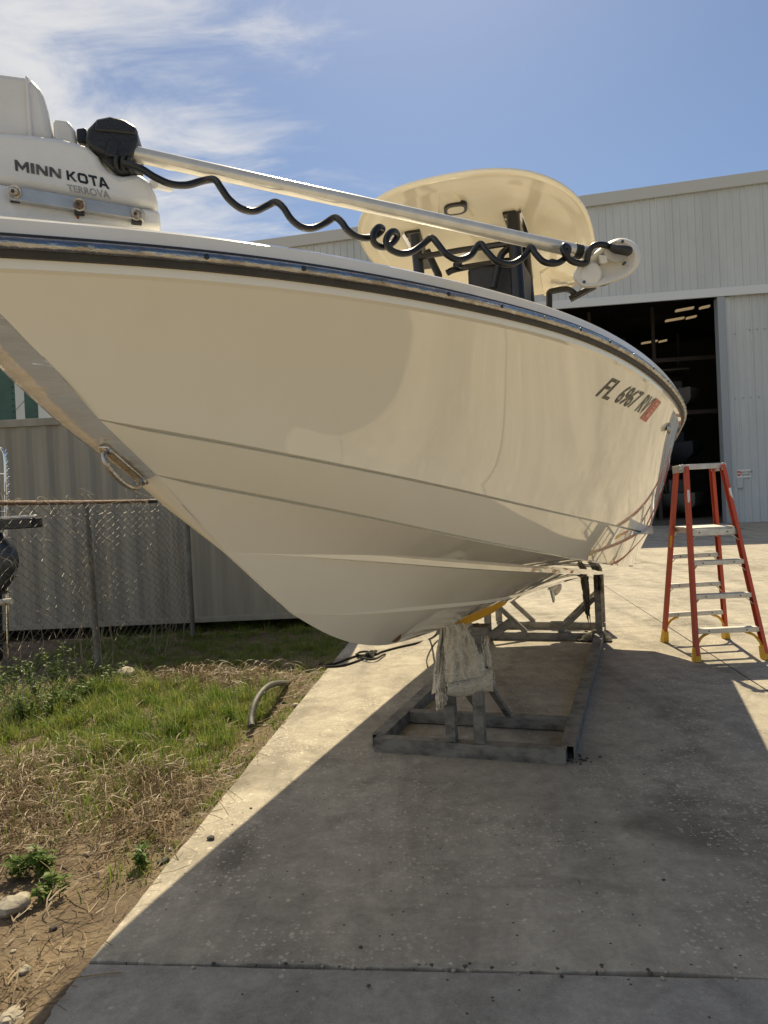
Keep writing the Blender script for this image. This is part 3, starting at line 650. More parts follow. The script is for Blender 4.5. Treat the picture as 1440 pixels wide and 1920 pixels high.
rf_ = np.clip((rail[:, 1] - rail[0, 1]) / 0.02, 0, 1)
topA = off(rail, 0, -0.016); lipB = off(rail, -0.002, -0.036); lipC = off(rail, -0.014, -0.041, rf_)
panelL(topA, lipB, 1); panelL(lipB, lipC, 1); panelL(lipC, k1, 14, bul(rail[:, 1]))
f1 = np.clip((k1[:, 1] - k1[0, 1]) / 0.1, 0.0, 1); fg = 0.25 + 0.75 * f1; k1g = off(k1, -0.022, -0.002, fg); k1h = off(k1, -0.022, -0.0075, fg); k1b = off(k1, -0.001, -0.009, fg)
panelL(k1, k1g, 1); panelL(k1g, k1h, 1); panelL(k1h, k1b, 1); panelL(k1b, k2, 5, 0.003)
fg = 0.25 + 0.75 * np.clip((k2[:, 1] - k2[0, 1]) / 0.1, 0, 1); k2g = off(k2, -0.022, -0.002, fg); k2h = off(k2, -0.022, -0.0075, fg); k2b = off(k2, -0.001, -0.009, fg)
fs1 = fadeL(s1, 0.02, 0.7); s1t = off(s1, 0.006, 0.020, fs1); s1i = off(s1, -0.026, -0.003, fs1)
panelL(k2, k2g, 1); panelL(k2g, k2h, 1); panelL(k2h, k2b, 1); panelL(k2b, s1t, 5, 0.004)
panelL(s1t, s1, 1); panelL(s1, s1i, 1)
fs2 = fadeL(s2, 0.02, 0.8); s2t = off(s2, 0.006, 0.017, fs2); s2i = off(s2, -0.026, -0.003, fs2)
panelL(s1i, s2t, 5, 0.004); panelL(s2t, s2, 1); panelL(s2, s2i, 1)
panelL(s2i, keel, 5, 0.010)
tr = [l[-1] for l in (topA, lipC, k1, k1b, k2, k2b, s1t, s1, s1i, s2t, s2, s2i, keel)]
hull.add([tuple(p) for p in tr] + [(-p[0], p[1], p[2]) for p in tr[::-1]], [tuple(range(len(tr) * 2))])
# stem facet below the steel plate
STEM = [(-3.60,.065,2.022),(-3.47,.058,1.945),(-3.36,.054,1.866),(-3.25,.048,1.793),(-3.15,.042,1.738),(-3.05,.034,1.685),(-2.94,.025,1.614),(-2.84,.016,1.556),(-2.72,.004,1.486),(-2.5,.003,1.36),(-2.33,.003,1.256)]
def stem_rows(idx, lift):
    rows_ = []
    for i in idx:
        t, hw, z = STEM[i]
        rows_.append([(hw * c, t - lift * (1 - c * c) * hw / 0.06 - lift * .06, z - lift * (1 - c * c) * hw / 0.06 * 0.8 - lift * .06) for c in (-1.04, -.7, -.25, .25, .7, 1.04)])
    return rows_
hull.grid(stem_rows(range(5, 11), 0.010)); hull.grid(stem_rows(range(0, 6), 0.004))
hob = hull.build('hull', MAT['gel'], boat, local=True, smooth=28)
stp = MB(); stp.grid(stem_rows(range(0, 6), 0.022)); stp.build('stem_plate', MAT['stemsteel'], boat, local=True, smooth=60)

def sweep(L_, prof, both=True):
    m = MB(); n = len(L_)
    for sg_ in ((1, -1) if both else (1,)):
        rings = []
        for i in range(n):
            tn = L_[min(i + 1, n - 1)] - L_[max(i - 1, 0)]; nx, ny = tn[1], -tn[0]; l = math.hypot(nx, ny) or 1; nx /= l; ny /= l
            rings.append([((L_[i, 0] + nx * o) * sg_, L_[i, 1] + ny * o, L_[i, 2] + h) for o, h in prof])
        m.loft(rings, True, True)
    return m
rl = sweep(rail, [(-0.02, -0.020), (0.010, -0.020), (0.014, -0.012), (0.014, 0.012), (0.010, 0.0185), (-0.02, 0.0185)]).build('rub_rail', MAT['rubber'], boat, local=True, smooth=35)
sweep(rail, [(0.0135, -0.0095), (0.019, -0.010), (0.0235, -0.005), (0.0245, 0.001), (0.0225, 0.007), (0.018, 0.011), (0.0135, 0.011)]).build('rail_insert', MAT['steel'], rl, local=True, smooth=60)
arc = np.concatenate([[0], np.cumsum(np.linalg.norm(np.diff(rail, axis=0), axis=1))])
for k in range(22):
    s_ = 0.215 + k * 0.205
    i = np.searchsorted(arc, s_); w = (s_ - arc[i - 1]) / (arc[i] - arc[i - 1]); P = rail[i - 1] * (1 - w) + rail[i] * w; tn = rail[i] - rail[i - 1]
    nn = Vector((tn[1], -tn[0], 0)).normalized(); c0 = Vector(P) + nn * 0.0235 + Vector((0, 0, 0.001))
    m = MB(); m.tube([c0, c0 + nn * 0.0018, c0 + nn * 0.0026], [0.0056, 0.0056, 0.0035], 10); m.build('screw', MAT['blackplastic'] if k % 3 else MAT['steel'], rl, local=True)
sweep(rail, [(-0.02, 0.0185), (0.006, 0.0185), (0.004, 0.043), (-0.002, 0.0475), (-0.028, 0.058), (-0.06, 0.063), (-0.16, 0.066), (-0.16, 0.0185)]).build('gunwale_cap', MAT['cap'], boat, local=True, smooth=24)
dk = MB(); inner = rail.copy(); inner[:, 0] = np.maximum(inner[:, 0] - 0.155, 0.0)
dk.grid([[(-p[0], p[1] + 0.02, p[2] + 0.055) for p in inner[:96]], [(0, p[1] + 0.02, p[2] + 0.06) for p in inner[:96]], [(p[0], p[1] + 0.02, p[2] + 0.055) for p in inner[:96]]])
dk.build('fore_deck', MAT['cap'], boat, local=True, smooth=60)
ck = MB(); ck.grid([[(-p[0], p[1], 1.35) for p in inner[92:]], [(p[0], p[1], 1.35) for p in inner[92:]]]); ck.build('cockpit_floor', MAT['cap'], boat, local=True)
# registration lettering laid on the topside
KR, K1_ = np.array(KN['rail']), np.array(KN['k1'])
def topside(t, w, lift=0.0):
    (rb, rz), (kb, kz) = fb('rail', t), fb('k1', t)
    A_ = np.array([rb - 0.014, t, rz - 0.041]); B_ = np.array([kb, t, kz])
    P = A_ * (1 - w) + B_ * w; P[0] += bul(t) * 4 * w * (1 - w); return (P[0] + lift, P[1], P[2])
TW0, TW1 = 0.208, 0.078        # baseline / cap height as share of the topside
def letters(s, t0, t1, name, shear=0.1):
    V, Fc = text_pts(s, 0.012, shear); V = V / V.max(0)
    wl = lambda x_: (TW0 - 0.035 * x_)
    MB().add([topside(t0 + (t1 - t0) * v[0], wl((t0 + (t1 - t0) * v[0] + 1.87) / 0.45) + v[1] * (TW1 - TW0), 0.004) for v in V], Fc).build(name, MAT['reg_black'], hob, local=True, smooth=0)
letters('FL', -1.832, -1.740, 'lettering'); letters('6967', -1.695, -1.535, 'lettering'); letters('RV', -1.497, -1.408, 'lettering')
def hull_quad(ta, tb, wa, wb, name, mat, lift, sh=0.0):
    m = MB(); rows_ = [[topside(ta + (tb - ta) * i / 6 + sh * (1 - j / 3), wa + (wb - wa) * j / 3, lift) for i in range(7)] for j in range(4)]
    m.grid(rows_); return m.build(name, mat, hob, local=True, smooth=60)
stk = hull_quad(-1.402, -1.322, 0.035, 0.20, 'registration_sticker', MAT['decal_red'], 0.004, 0.0)
for (a_, c_) in ((0.055, 0.075), (0.09, 0.10), (0.115, 0.125), (0.14, 0.17)):
    hull_quad(-1.379, -1.345, a_, c_, 'sticker_print', MAT['decal_pale'], 0.006, 0.0)
fit_ = Vector(topside(-0.99, 0.14, 0.004)); m = MB()
m.tube([fit_, fit_ + Vector((0.012, 0, 0)), fit_ + Vector((0.016, 0, 0))], [0.028, 0.026, 0.014], 16); m.build('through_hull_fitting', MAT['steel'], boat, local=True)
# keel drain fitting
dp = BMI @ at(741, 1195, 3.28); m = MB()
m.tube([dp + Vector((-0.01, 0.01, 0.01)), dp + Vector((0.004, -0.004, 0.0))], [0.03, 0.027], 16); m.build('drain_fitting', MAT['pipe_rust'], boat, local=True)
# bow eye on the stem
def stemP(z, c=0.0, lift=0.02):
    t = np.interp(-z, [-s_[2] for s_ in STEM], [s_[0] for s_ in STEM]); hw = np.interp(-z, [-s_[2] for s_ in STEM], [s_[1] for s_ in STEM])
    return Vector((hw * c, t - lift, z - lift * 0.8))
e0, e1 = stemP(1.752, 0.45), stemP(1.690, 0.45); dn = Vector((0, -0.62, -0.78)); ax_ = (e1 - e0).normalized()
be = MB()
be.bar(e0 - ax_ * 0.014, e1 + ax_ * 0.016, 0.022, 0.008, dn); bo = be.build('bow_eye', MAT['steel'], boat, local=True, bev=0.003)
U = []
for k in range(15):
    a_ = math.pi * k / 14; U.append(e0.lerp(e1, 0.5 - 0.5 * math.cos(a_)) + dn * (0.012 + 0.034 * math.sin(a_)) + Vector((0.012 * math.sin(a_), 0, 0)))
MB().tube([e0] + U + [e1], 0.0064, 12).build('eye_loop', MAT['steel'], bo, local=True)
for e in (e0, e1): MB().tube([e, e + dn * 0.007, e + dn * 0.010], [0.0125, 0.012, 0.007], 12).build('collar', MAT['steel'], bo, local=True)
# outboard at the stern: gearcase, skeg and propeller show below the hull
ob = thing('outboard_motor', 'outboard lower unit with skeg and propeller hanging behind the boat stern', 'outboard motor', tuple(BM @ Vector((0, 4.35, 0))), -BA)
gz = 0.46; rings = []
for k in range(11):
    t = k / 10; rr = 0.075 * math.sin(math.pi * (0.04 + 0.82 * t)) ** 0.5
    rings.append([BM @ Vector((math.cos(a_ * math.pi / 6) * rr, 4.5 + 0.62 * t, gz + 0.03 + math.sin(a_ * math.pi / 6) * rr)) for a_ in range(12)])
MB().loft(rings).build('gearcase', MAT['enginegrey'], ob, smooth=60)
MB().loft([[BM @ Vector((sx_, y_, z_)) for y_, z_ in ((4.62, gz), (5.0, gz), (5.02, gz - 0.20), (4.93, gz - 0.22))] for sx_ in (-0.012, 0.012)]).build('skeg', MAT['enginegrey'], ob, bev=0.004)
MB().loft([[BM @ Vector((sx_, y_, z_)) for y_, z_ in ((4.6, gz), (5.0, gz), (4.85, 1.3), (4.55, 1.3))] for sx_ in (-0.05, 0.05)]).build('midsection', MAT['enginegrey'], ob, bev=0.02)
MB().box(BM @ Vector((0, 4.85, gz + 0.21)), 0.22, 0.55, 0.02, -BA).build('cavitation_plate', MAT['enginegrey'], ob, bev=0.006)
MB().box(BM @ Vector((0, 4.6, 1.95)), 0.5, 0.7, 0.8, -BA).build('cowling', MAT['enginegrey'], ob, bev=0.12, seg=4)
for k in range(3):
    a0_ = k * 2.094 + 0.6; rows_ = []
    for r_ in np.linspace(0.05, 0.19, 6):
        wd = 0.085 * math.sin(math.pi * (0.25 + 0.72 * (r_ - 0.05) / 0.14))
        rows_.append([BM @ Vector((math.cos(a0_ + q_ * wd / r_) * r_, 5.17 + q_ * 0.04, gz + 0.03 + math.sin(a0_ + q_ * wd / r_) * r_)) for q_ in (-1, -.5, 0, .5, 1)])
    MB().grid(rows_).build('propeller_blade', MAT['steel'], ob, smooth=60)

# hardtop on its black frame
HTc, HTb, HW, HL_, HX, HZ, HK, HMs = 1.455, -0.03, 0.86, 1.233, 2.9, 3.565, 0.087, -0.076
def hpt(s_, a_, dz):
    c, s = math.cos(a_), math.sin(a_)
    b = HW * s_ * math.copysign(abs(c) ** (2 / HX), c); t = HL_ * s_ * math.copysign(abs(s) ** (2 / HX), s)
    return Vector((HTb + b, HTc + t, HZ - HK * b * b + HMs * t + dz))
NA = 72
def hring(s_, dz): return [hpt(s_, 2 * math.pi * k / NA, dz) for k in range(NA)]
ht = MB()
ht.loft([hring(0.02, 0.022), hring(0.3, 0.022), hring(0.62, 0.020), hring(0.80, 0.014), hring(0.845, 0.004), hring(0.87, 0.002), hring(0.95, 0.0), hring(0.968, -0.007), hring(0.99, -0.004), hring(1.0, 0.008), hring(0.996, 0.022), hring(0.975, 0.035), hring(0.9, 0.060), hring(0.6, 0.09), hring(0.3, 0.10), hring(0.02, 0.105)])
hto = ht.build('hardtop', MAT['topgel'], boat, local=True, smooth=70)
def under(px, py, z=None):
    if z is not None: return BMI @ atz(px, py, z)
    lo_, hi_ = 2.0, 12.0
    for _ in range(40):
        m_ = 0.5 * (lo_ + hi_); p = BMI @ at(px, py, m_)
        if p.z > hz_at(p): hi_ = m_
        else: lo_ = m_
    return p
def hz_at(p): return HZ - HK * (p.x - HTb) ** 2 + HMs * (p.y - HTc) + 0.018
def uq(pts, dz, name, mat, th=0.012, par=None, bev=0.004):
    P = [under(*q_) for q_ in pts]; A_ = [Vector((p.x, p.y, hz_at(p) + dz)) for p in P]; B_ = [p + Vector((0, 0, th + 0.02)) for p in A_]
    return MB().loft([A_, B_]).build(name, mat, par or hto, local=True, bev=bev)
uq([(822, 356), (846, 354), (890, 404), (822, 408)], -0.012, 'moulded_panel', MAT['topgel'], 0.02, bev=0.012)
def oval(cx0, cy0, rx, ry, tilt, dz, name, mat, hole=None):
    P = []; A_ = []
    for k in range(28):
        a_ = 2 * math.pi * k / 28; ex = rx * math.copysign(abs(math.cos(a_)) ** 0.6, math.cos(a_)); ey = ry * math.copysign(abs(math.sin(a_)) ** 0.8, math.sin(a_))
        p = under(cx0 + ex, cy0 + ey + tilt * ex); A_.append(Vector((p.x, p.y, hz_at(p) + dz)))
    return MB().loft([A_, [p + Vector((0, 0, 0.03)) for p in A_]]).build(name, mat, hto, local=True, bev=0.003)
oval(854, 386, 22, 10, -0.14, -0.030, 'light_bezel', MAT['framebl']); oval(854, 386, 16, 6, -0.14, -0.034, 'light_lens', MAT['topgel'])
for pts in ([(760, 434), (787, 430), (808, 500), (790, 502)], [(942, 398), (966, 394), (1000, 520), (984, 520)]): uq(pts, -0.018, 'mounting_plate', MAT['framebl'])
for pts in ([(752, 436), (758, 433), (782, 470), (774, 474)], [(971, 396), (978, 392), (1000, 455), (990, 458)]): uq(pts, -0.024, 'tube_light', MAT['chrome'])
uq([(1018, 552), (1036, 548), (1030, 500), (1012, 510)], -0.02, 'moulded_corner', MAT['topgel'], 0.03, bev=0.012)
for (bqx, bqy) in ((764, 440), (783, 436), (948, 404), (962, 401), (990, 470), (995, 500)):
    p = under(bqx, bqy); MB().tube([Vector((p.x, p.y, hz_at(p) - 0.012)), Vector((p.x, p.y, hz_at(p) - 0.030))], 0.008, 8).build('bolt', MAT['chrome'], hto, local=True)
def leg(pa, za, pb, Yb, w, name='leg'):
    A_ = under(pa[0], pa[1], za); B_ = BMI @ at(pb[0], pb[1], Yb)
    d_ = (B_ - A_); Cc = A_ + d_ * 1.0; Cc2 = Vector((B_.x + d_.x * 0.3, B_.y + d_.y * .3, 1.4))
    MB().tube([A_, Cc, Cc2], w, 10).build(name, MAT['framebl'], fr, local=True)
fr = MB().box(Vector((HTb, HTc + 0.2, HZ - 0.16)), 0.24, 0.3, 0.07).build('hardtop_frame', MAT['framebl'], boat, local=True, bev=0.02)
YL, YR = atz(778, 440, 3.52).y, atz(960, 405, 3.52).y
leg((778, 440), 3.53, (785, 500), YL + 0.05, 0.040); leg((800, 470), 3.50, (822, 515), YL + 0.3, 0.030)
leg((962, 402), 3.53, (972, 550), YR - 0.1, 0.046); leg((985, 470), 3.50, (992, 560), YR + 0.4, 0.040)
MB().tube([BMI @ at(786, 482, YL), BMI @ at(870, 468, (YL + YR) / 2), BMI @ at(955, 456, YR)], 0.022, 8).build('cross_bar', MAT['framebl'], fr, local=True)
MB().tube(catmull([BMI @ at(838, 512, YL), BMI @ at(850, 506, YL), BMI @ at(880, 500, YL), BMI @ at(960, 488, YR)], 4), 0.024, 8).build('cross_bar', MAT['framebl'], fr, local=True)
MB().tube(catmull([BMI @ at(955, 465, YR), BMI @ at(942, 475, YR), BMI @ at(935, 495, YR), BMI @ at(925, 540, YR)], 4), 0.025, 8).build('curved_brace', MAT['framebl'], fr, local=True)
en = BMI @ at(937, 507, YR + 0.30)
MB().box(Vector((en.x, en.y, en.z / 2 + 0.75)), 0.40, 0.4, en.z - 1.5).build('enclosure', MAT['darkcloth'], boat, local=True, bev=0.03)
MB().tube([BMI @ at(858, 503, YL - 0.02), BMI @ at(858, 494, YL - 0.02), BMI @ at(858, 492, YL - 0.02)], [0.034, 0.034, 0.026], 12).build('dome_lamp', MAT['framebl'], fr, local=True)
Yt = 6.7
MB().tube(catmull([BMI @ at(1030, 640, Yt), BMI @ at(1030, 560, Yt), BMI @ at(1031, 548, Yt), BMI @ at(1040, 545, Yt), BMI @ at(1060, 542, Yt), BMI @ at(1072, 546, Yt), BMI @ at(1080, 554, Yt)], 4), 0.028, 8).build('grab_rail', MAT['framebl'], fr, local=True)
MB().tube([BMI @ at(1069, 561, Yt), BMI @ at(1116, 536, Yt - 0.1)], 0.030, 12).build('rod_holder', MAT['framebl'], fr, local=True)
MB().box(Vector((0, 1.5, 1.8)), 0.7, 0.9, 0.9).build('console', MAT['cap'], boat, local=True, bev=0.08, seg=3)

# ------------------------------------------------------------------ trolling motor on the bow
MP0, MP1 = at(0, 330, 1.45), at(300, 330, 1.60)
MPN = Vector((-(MP1 - MP0).y, (MP1 - MP0).x, 0)).normalized()
def atp(px, py, f=0.0):                # point on the housing's upright front plane
    r = ray(px, py); o = Vector((0, 0, CAMH)); t = (MP0 + MPN * f - o).dot(MPN) / r.dot(MPN); return o + r * t
tmr = thing('trolling_motor', 'white bow trolling motor stowed on deck with coiled black cord along its shaft', 'trolling motor', tuple(at(150, 410, 1.55)))
DEP = Vector((-0.05, 0.16, 0.0))
def plate(pts, f=0.0, dep=DEP, name='housing', mat=None, bev=0.012, par=None, seg=3):
    A_ = [atp(x_, y_, f) for x_, y_ in pts]
    return MB().loft([A_, [p + dep for p in A_]]).build(name, mat or MAT['whiteplastic'], par or tmr, bev=bev, seg=seg, smooth=50)
plate([(-60, 242), (55, 249), (120, 258), (165, 271), (184, 290), (196, 313), (222, 328), (262, 322), (282, 340), (293, 364), (299, 391), (200, 377), (0, 341), (-60, 333)], name='housing', bev=0.014)
plate([(-60, 336), (0, 344), (200, 380), (299, 394), (302, 426), (140, 418), (0, 412), (-60, 410)], -0.004, DEP * 1.1, 'base', bev=0.008)
plate([(-60, 128), (0, 134), (46, 140), (62, 148), (80, 168), (90, 205), (100, 262), (-60, 254)], 0.03, Vector((-0.03, 0.10, 0)), 'upright_case', bev=0.014)
plate([(98, 221), (128, 224), (141, 244), (144, 272), (100, 262)], 0.035, Vector((-0.02, 0.09, 0)), 'step_case', bev=0.008)
plate([(46.5, 141), (51.5, 142), (60, 255), (53, 254)], 0.024, Vector((0, 0.03, 0)), 'seam_rib', bev=0.002)
hd = plate([(158, 262), (163, 240), (181, 221), (205, 216), (232, 222), (256, 236), (258, 262), (247, 294), (222, 297), (190, 287), (168, 276)], -0.005, Vector((-0.02, 0.11, 0)), 'steering_head', MAT['blackplastic'], 0.018, None, 5)
plate([(181, 224), (206, 219), (232, 225), (254, 238), (252, 250), (204, 246), (176, 244)], -0.010, Vector((0, 0.02, 0)), 'head_lid', MAT['blackplastic'], 0.003, hd)
plate([(204, 262), (222, 262), (216, 294), (196, 290)], -0.010, Vector((0, 0.02, 0)), 'head_rib', MAT['blackplastic'], 0.003, hd)
plate([(142, 240), (160, 238), (166, 268), (143, 266)], 0.03, Vector((0, 0.07, 0)), 'hinge', MAT['blackplastic'], 0.004)
plate([(188, 296), (222, 290), (250, 294), (257, 306), (252, 322), (228, 324), (206, 316)], 0.0, Vector((0, 0.05, 0)), 'cord_boot', MAT['rubber'], 0.006)
for k in range(3):
    c_ = atp(222 + k * 12, 306 + k * 2, 0.004); MB().tube([c_ + Vector((-0.004, 0, 0)), c_ + Vector((0.004, 0, -0.001))], 0.019, 14).build('boot_ring', MAT['rubber'], tmr, bev=0.002)
br = plate([(14, 346), (266, 390), (267, 412), (15, 373)], -0.022, Vector((0, 0.020, 0)), 'bracket', MAT['alu'], 0.0015)
for i, (bx_, by_) in enumerate(((28, 360), (149, 384), (256, 402))):
    c_ = atp(bx_, by_, -0.022); dv = Vector((0.1, -1, -0.25)).normalized()
    MB().tube([c_, c_ + dv * 0.003], 0.0125, 16).build('washer', MAT['steel'], br); MB().tube([c_, c_ + dv * 0.010, c_ + dv * 0.0115], [0.0085, 0.0085, 0.006], 6 if i == 1 else 14).build('bolt', MAT['steel'] if i != 1 else MAT['pipe_rust'], br)
    MB().tube([c_ + dv * 0.0116, c_ + dv * 0.0122], 0.004, 6).build('socket', MAT['rubber'], br)
    pp = [atp(bx_ - 9, by_ + 14, -0.012), atp(bx_ + 9, by_ + 16, -0.012)]
    MB().tube([pp[0], pp[1]], 0.006, 8).build('mount_foot', MAT['rubber'], br)
rs = MB(); rs.add([atp(x_, y_, -0.0052) for x_, y_ in ((139, 397), (152, 399), (149, 404), (148, 411), (144, 410), (142, 403))], [(0, 1, 2, 3, 4, 5)]); rs.build('rust_stain', MAT['rust'], tmr, smooth=0)
def face_text(s, quad, mat, bold, name='lettering'):
    V, Fc = text_pts(s, bold, 0.0, 1.02); V = V / V.max(0); (ax0, ay0), (ax1, ay1), (bx0_, by0_), (bx1_, by1_) = quad    # bottom-left, bottom-right, top-left, top-right
    m = MB(); P = []
    for u_, v_ in V:
        x_ = (ax0 * (1 - u_) + ax1 * u_) * (1 - v_) + (bx0_ * (1 - u_) + bx1_ * u_) * v_; y_ = (ay0 * (1 - u_) + ay1 * u_) * (1 - v_) + (by0_ * (1 - u_) + by1_ * u_) * v_
        P.append(atp(x_, y_, -0.0012))
    m.add(P, Fc).build(name, mat, tmr, smooth=0)
GL = {'M': (1.12, [[(0,0),(.2,0),(.2,.58),(.5,.12),(.5,.48),(.2,1),(0,1)], [(.5,.12),(.8,.58),(.8,0),(1,0),(1,1),(.8,1),(.5,.48)]]),
 'I': (.30, [[(0,0),(1,0),(1,1),(0,1)]]),
 'N': (.92, [[(0,0),(.23,0),(.23,.60),(.23,1),(0,1)], [(.23,.60),(.72,0),(.77,0),(.77,.40),(.28,1),(.23,1)], [(.77,0),(1,0),(1,1),(.77,1),(.77,.40)]]),
 'K': (.95, [[(0,0),(.24,0),(.24,1),(0,1)], [(.24,.40),(.34,.40),(.50,.52),(.34,.62),(.24,.62)], [(.34,.40),(.72,0),(1.02,0),(.52,.52),(.50,.52)], [(.34,.62),(.50,.52),(.52,.52),(1,1),(.7,1)]]),
 'O': (.98, [[(.18,0),(.82,0),(.72,.24),(.28,.24)], [(.82,0),(1,.2),(.76,.3),(.72,.24)], [(1,.2),(1,.8),(.76,.7),(.76,.3)], [(1,.8),(.82,1),(.72,.76),(.76,.7)], [(.82,1),(.18,1),(.28,.76),(.72,.76)], [(.18,1),(0,.8),(.24,.7),(.28,.76)], [(0,.8),(0,.2),(.24,.3),(.24,.7)], [(0,.2),(.18,0),(.28,.24),(.24,.3)]]),
 'T': (.86, [[(.37,0),(.63,0),(.63,.77),(.37,.77)], [(0,.77),(.37,.77),(.63,.77),(1,.77),(1,1),(0,1)]]),
 'A': (1.0, [[(0,0),(.25,0),(.32,.2),(.39,.4),(.5,.72),(.5,1),(.37,1)], [(1,0),(.63,1),(.5,1),(.5,.72),(.61,.4),(.68,.2),(.75,0)], [(.32,.2),(.68,.2),(.61,.4),(.39,.4)]])}
def block_text(s):
    V, Fc, x_ = [], [], 0.0
    for ch_ in s:
        w, polys = GL[ch_]
        if ch_ == 'A': x_ -= 0.12
        for P_ in polys:
            Fc.append(tuple(range(len(V), len(V) + len(P_)))); V += [(x_ + a * w, b) for a, b in P_]
        x_ += w + 0.13
    return np.array(V), Fc
def face_block(s, quad, mat):
    global text_pts
    keep = text_pts; text_pts = lambda *a_, **k_: block_text(s)
    face_text(s, quad, mat, 0.0); text_pts = keep
face_block('MINN', ((29, 320), (115, 335), (27, 299), (114, 317)), MAT['letter_grey'])
face_block('KOTA', ((126, 337), (206, 355), (124, 319), (200, 334)), MAT['reg_black'])
face_text('TERROVA', ((128, 358), (207, 373), (125, 345), (204, 358)), MAT['letter_light'], 0.02)
# shaft
sA, sB = at(225, 283, 1.585), at(1142, 484, 1.88)
MB().tube([sA, sA.lerp(sB, .3), sA.lerp(sB, .7), sB], 0.0166, 20).build('shaft', MAT['shaft'], tmr)
MB().tube([at(288, 345, 1.60), at(318, 352, 1.70)], 0.010, 8).build('shaft_rest', MAT['whiteplastic'], tmr)
# motor head at the aft end of the shaft
HP = [(1075, 513), (1079, 503), (1090, 491), (1106, 479), (1124, 465), (1140, 454), (1158, 447), (1173, 447), (1187, 453), (1197, 464), (1201, 479), (1199, 494), (1190, 507), (1175, 519), (1155, 528), (1130, 536), (1108, 540), (1090, 539), (1080, 531), (1075, 522)]
hc = (1138, 493)
HPs = catmull([Vector((x_, y_, 0)) for x_, y_ in HP + [HP[0]]], 3)[:-1]
def hr(s_, Y_): return [at(hc[0] + (p.x - hc[0]) * s_, hc[1] + (p.y - hc[1]) * s_, Y_) for p in HPs]
MB().loft([hr(0.05, 1.868), hr(0.35, 1.866), hr(0.60, 1.855), hr(0.82, 1.838), hr(0.92, 1.836), hr(0.97, 1.842), hr(1.0, 1.856), hr(0.985, 1.90), hr(0.9, 1.94), hr(0.6, 1.965), hr(0.05, 1.975)]).build('motor_head', MAT['headwhite'], tmr, smooth=70)
def hob_(pts, Y_, dep, name, mat, bev=0.003):
    A_ = [at(x_, y_, Y_) for x_, y_ in pts]; return MB().loft([A_, [p + Vector((0, dep, 0)) for p in A_]]).build(name, mat, tmr, bev=bev)
MB().loft([[at(1108 + math.cos(a_) * 21 * s_, 513 + math.sin(a_) * 23 * s_, Y_) for a_ in np.linspace(0, 6.283, 20)[:-1]] for s_, Y_ in ((0.1, 1.8395), (0.75, 1.8385), (0.93, 1.8405), (1.0, 1.852))]).build('end_cap', MAT['headwhite'], tmr, smooth=60)
MB().loft([[at(1158 + math.cos(a_) * 26 * s_, 474 + math.sin(a_) * 17 * s_, Y_) for a_ in np.linspace(0, 6.283, 24)[:-1]] for s_, Y_ in ((0.7, 1.848), (0.9, 1.840), (1.0, 1.846), (1.05, 1.87))], True, False).build('plug_seat', MAT['headwhite'], tmr, smooth=60)
hob_([(1122, 476), (1138, 478), (1140, 492), (1126, 494)], 1.842, 0.03, 'shaft_clamp', MAT['headwhite'])
for (x_, y_) in ((1167, 453), (1171, 493), (1095, 529), (1112, 497), (1118, 500), (1125, 496)):
    r_ = 0.0036 if x_ > 1150 or y_ > 520 else 0.0012
    c_ = at(x_, y_, 1.838 if r_ > .002 else 1.845); MB().tube([c_ + Vector((0, -0.003, 0)), c_ + Vector((0, 0.01, 0))], r_, 8).build('screw', MAT['enginegrey'], tmr)
MB().tube(catmull([at(1147, 464, 1.833), at(1156, 467, 1.828), at(1170, 469, 1.826), at(1181, 471, 1.832)], 3), [0.0095, 0.010, 0.0105, 0.011, 0.0115, 0.012, 0.0122, 0.0122, 0.012, 0.010], 12).build('plug', MAT['rubber'], tmr)
hob_([(1100, 538), (1130, 531), (1170, 519), (1176, 513), (1172, 520), (1132, 536)], 1.848, 0.004, 'scuff_mark', MAT['rubber'], 0)
for k in range(3):
    t_ = 0.918 + k * 0.006; c_ = sA.lerp(sB, t_); d_ = (sB - sA).normalized()
    MB().tube([c_ - d_ * 0.0035, c_ + d_ * 0.0035], 0.0185, 16).build('cord_clamp', MAT['rubber'], tmr, bev=0.002)
hob_([(1024, 487), (1036, 484), (1052, 488), (1050, 494), (1032, 494)], 1.825, 0.015, 'clamp_tail', MAT['rubber'])
CP = [(232, 306, 0), (262, 315, -.01), (290, 332, -.01), (320, 345, -.01), (350, 347, 0), (380, 339, 0.01), (402, 337, 0.0), (414, 352, -.012), (430, 374, -.015), (452, 391, -.012), (476, 396, 0), (500, 386, 0.015), (517, 379, 0.01), (531, 389, -.01), (546, 411, -.02), (564, 425, -.015), (586, 428, 0), (610, 418, 0.015), (628, 408, 0.012), (641, 417, -.008), (652, 432, -.018), (670, 444, -.012), (690, 446, 0), (706, 441, 0.015), (717, 430, 0.012), (710, 426, -.004), (701, 436, -.016), (699, 449, -.02), (706, 460, -.012), (720, 463, 0), (735, 456, 0.014), (745, 443, 0.016), (740, 434, 0), (730, 438, -.014), (724, 452, -.02), (730, 466, -.018), (748, 475, -.008), (770, 473, 0.005), (792, 459, 0.016), (809, 446, 0.012), (822, 459, -.008), (836, 476, -.018), (858, 487, -.008), (882, 479, 0.012), (900, 457, 0.012), (914, 473, -.008), (932, 490, -.018), (958, 495, -.004), (982, 482, 0.012), (995, 464, 0.01), (1005, 477, -.006), (1020, 491, -.016), (1042, 494, -.01), (1058, 485, -.004), (1066, 467, -.006), (1058, 461, -.012), (1056, 470, -.018), (1068, 487, -.014), (1086, 494, -.006), (1099, 492, 0), (1102, 480, -.004), (1106, 468, -.008), (1116, 460, -.01), (1132, 459, -.01), (1150, 465, -.004)]
def Yc(px): return 1.555 + (px - 250) / 880 * 0.29
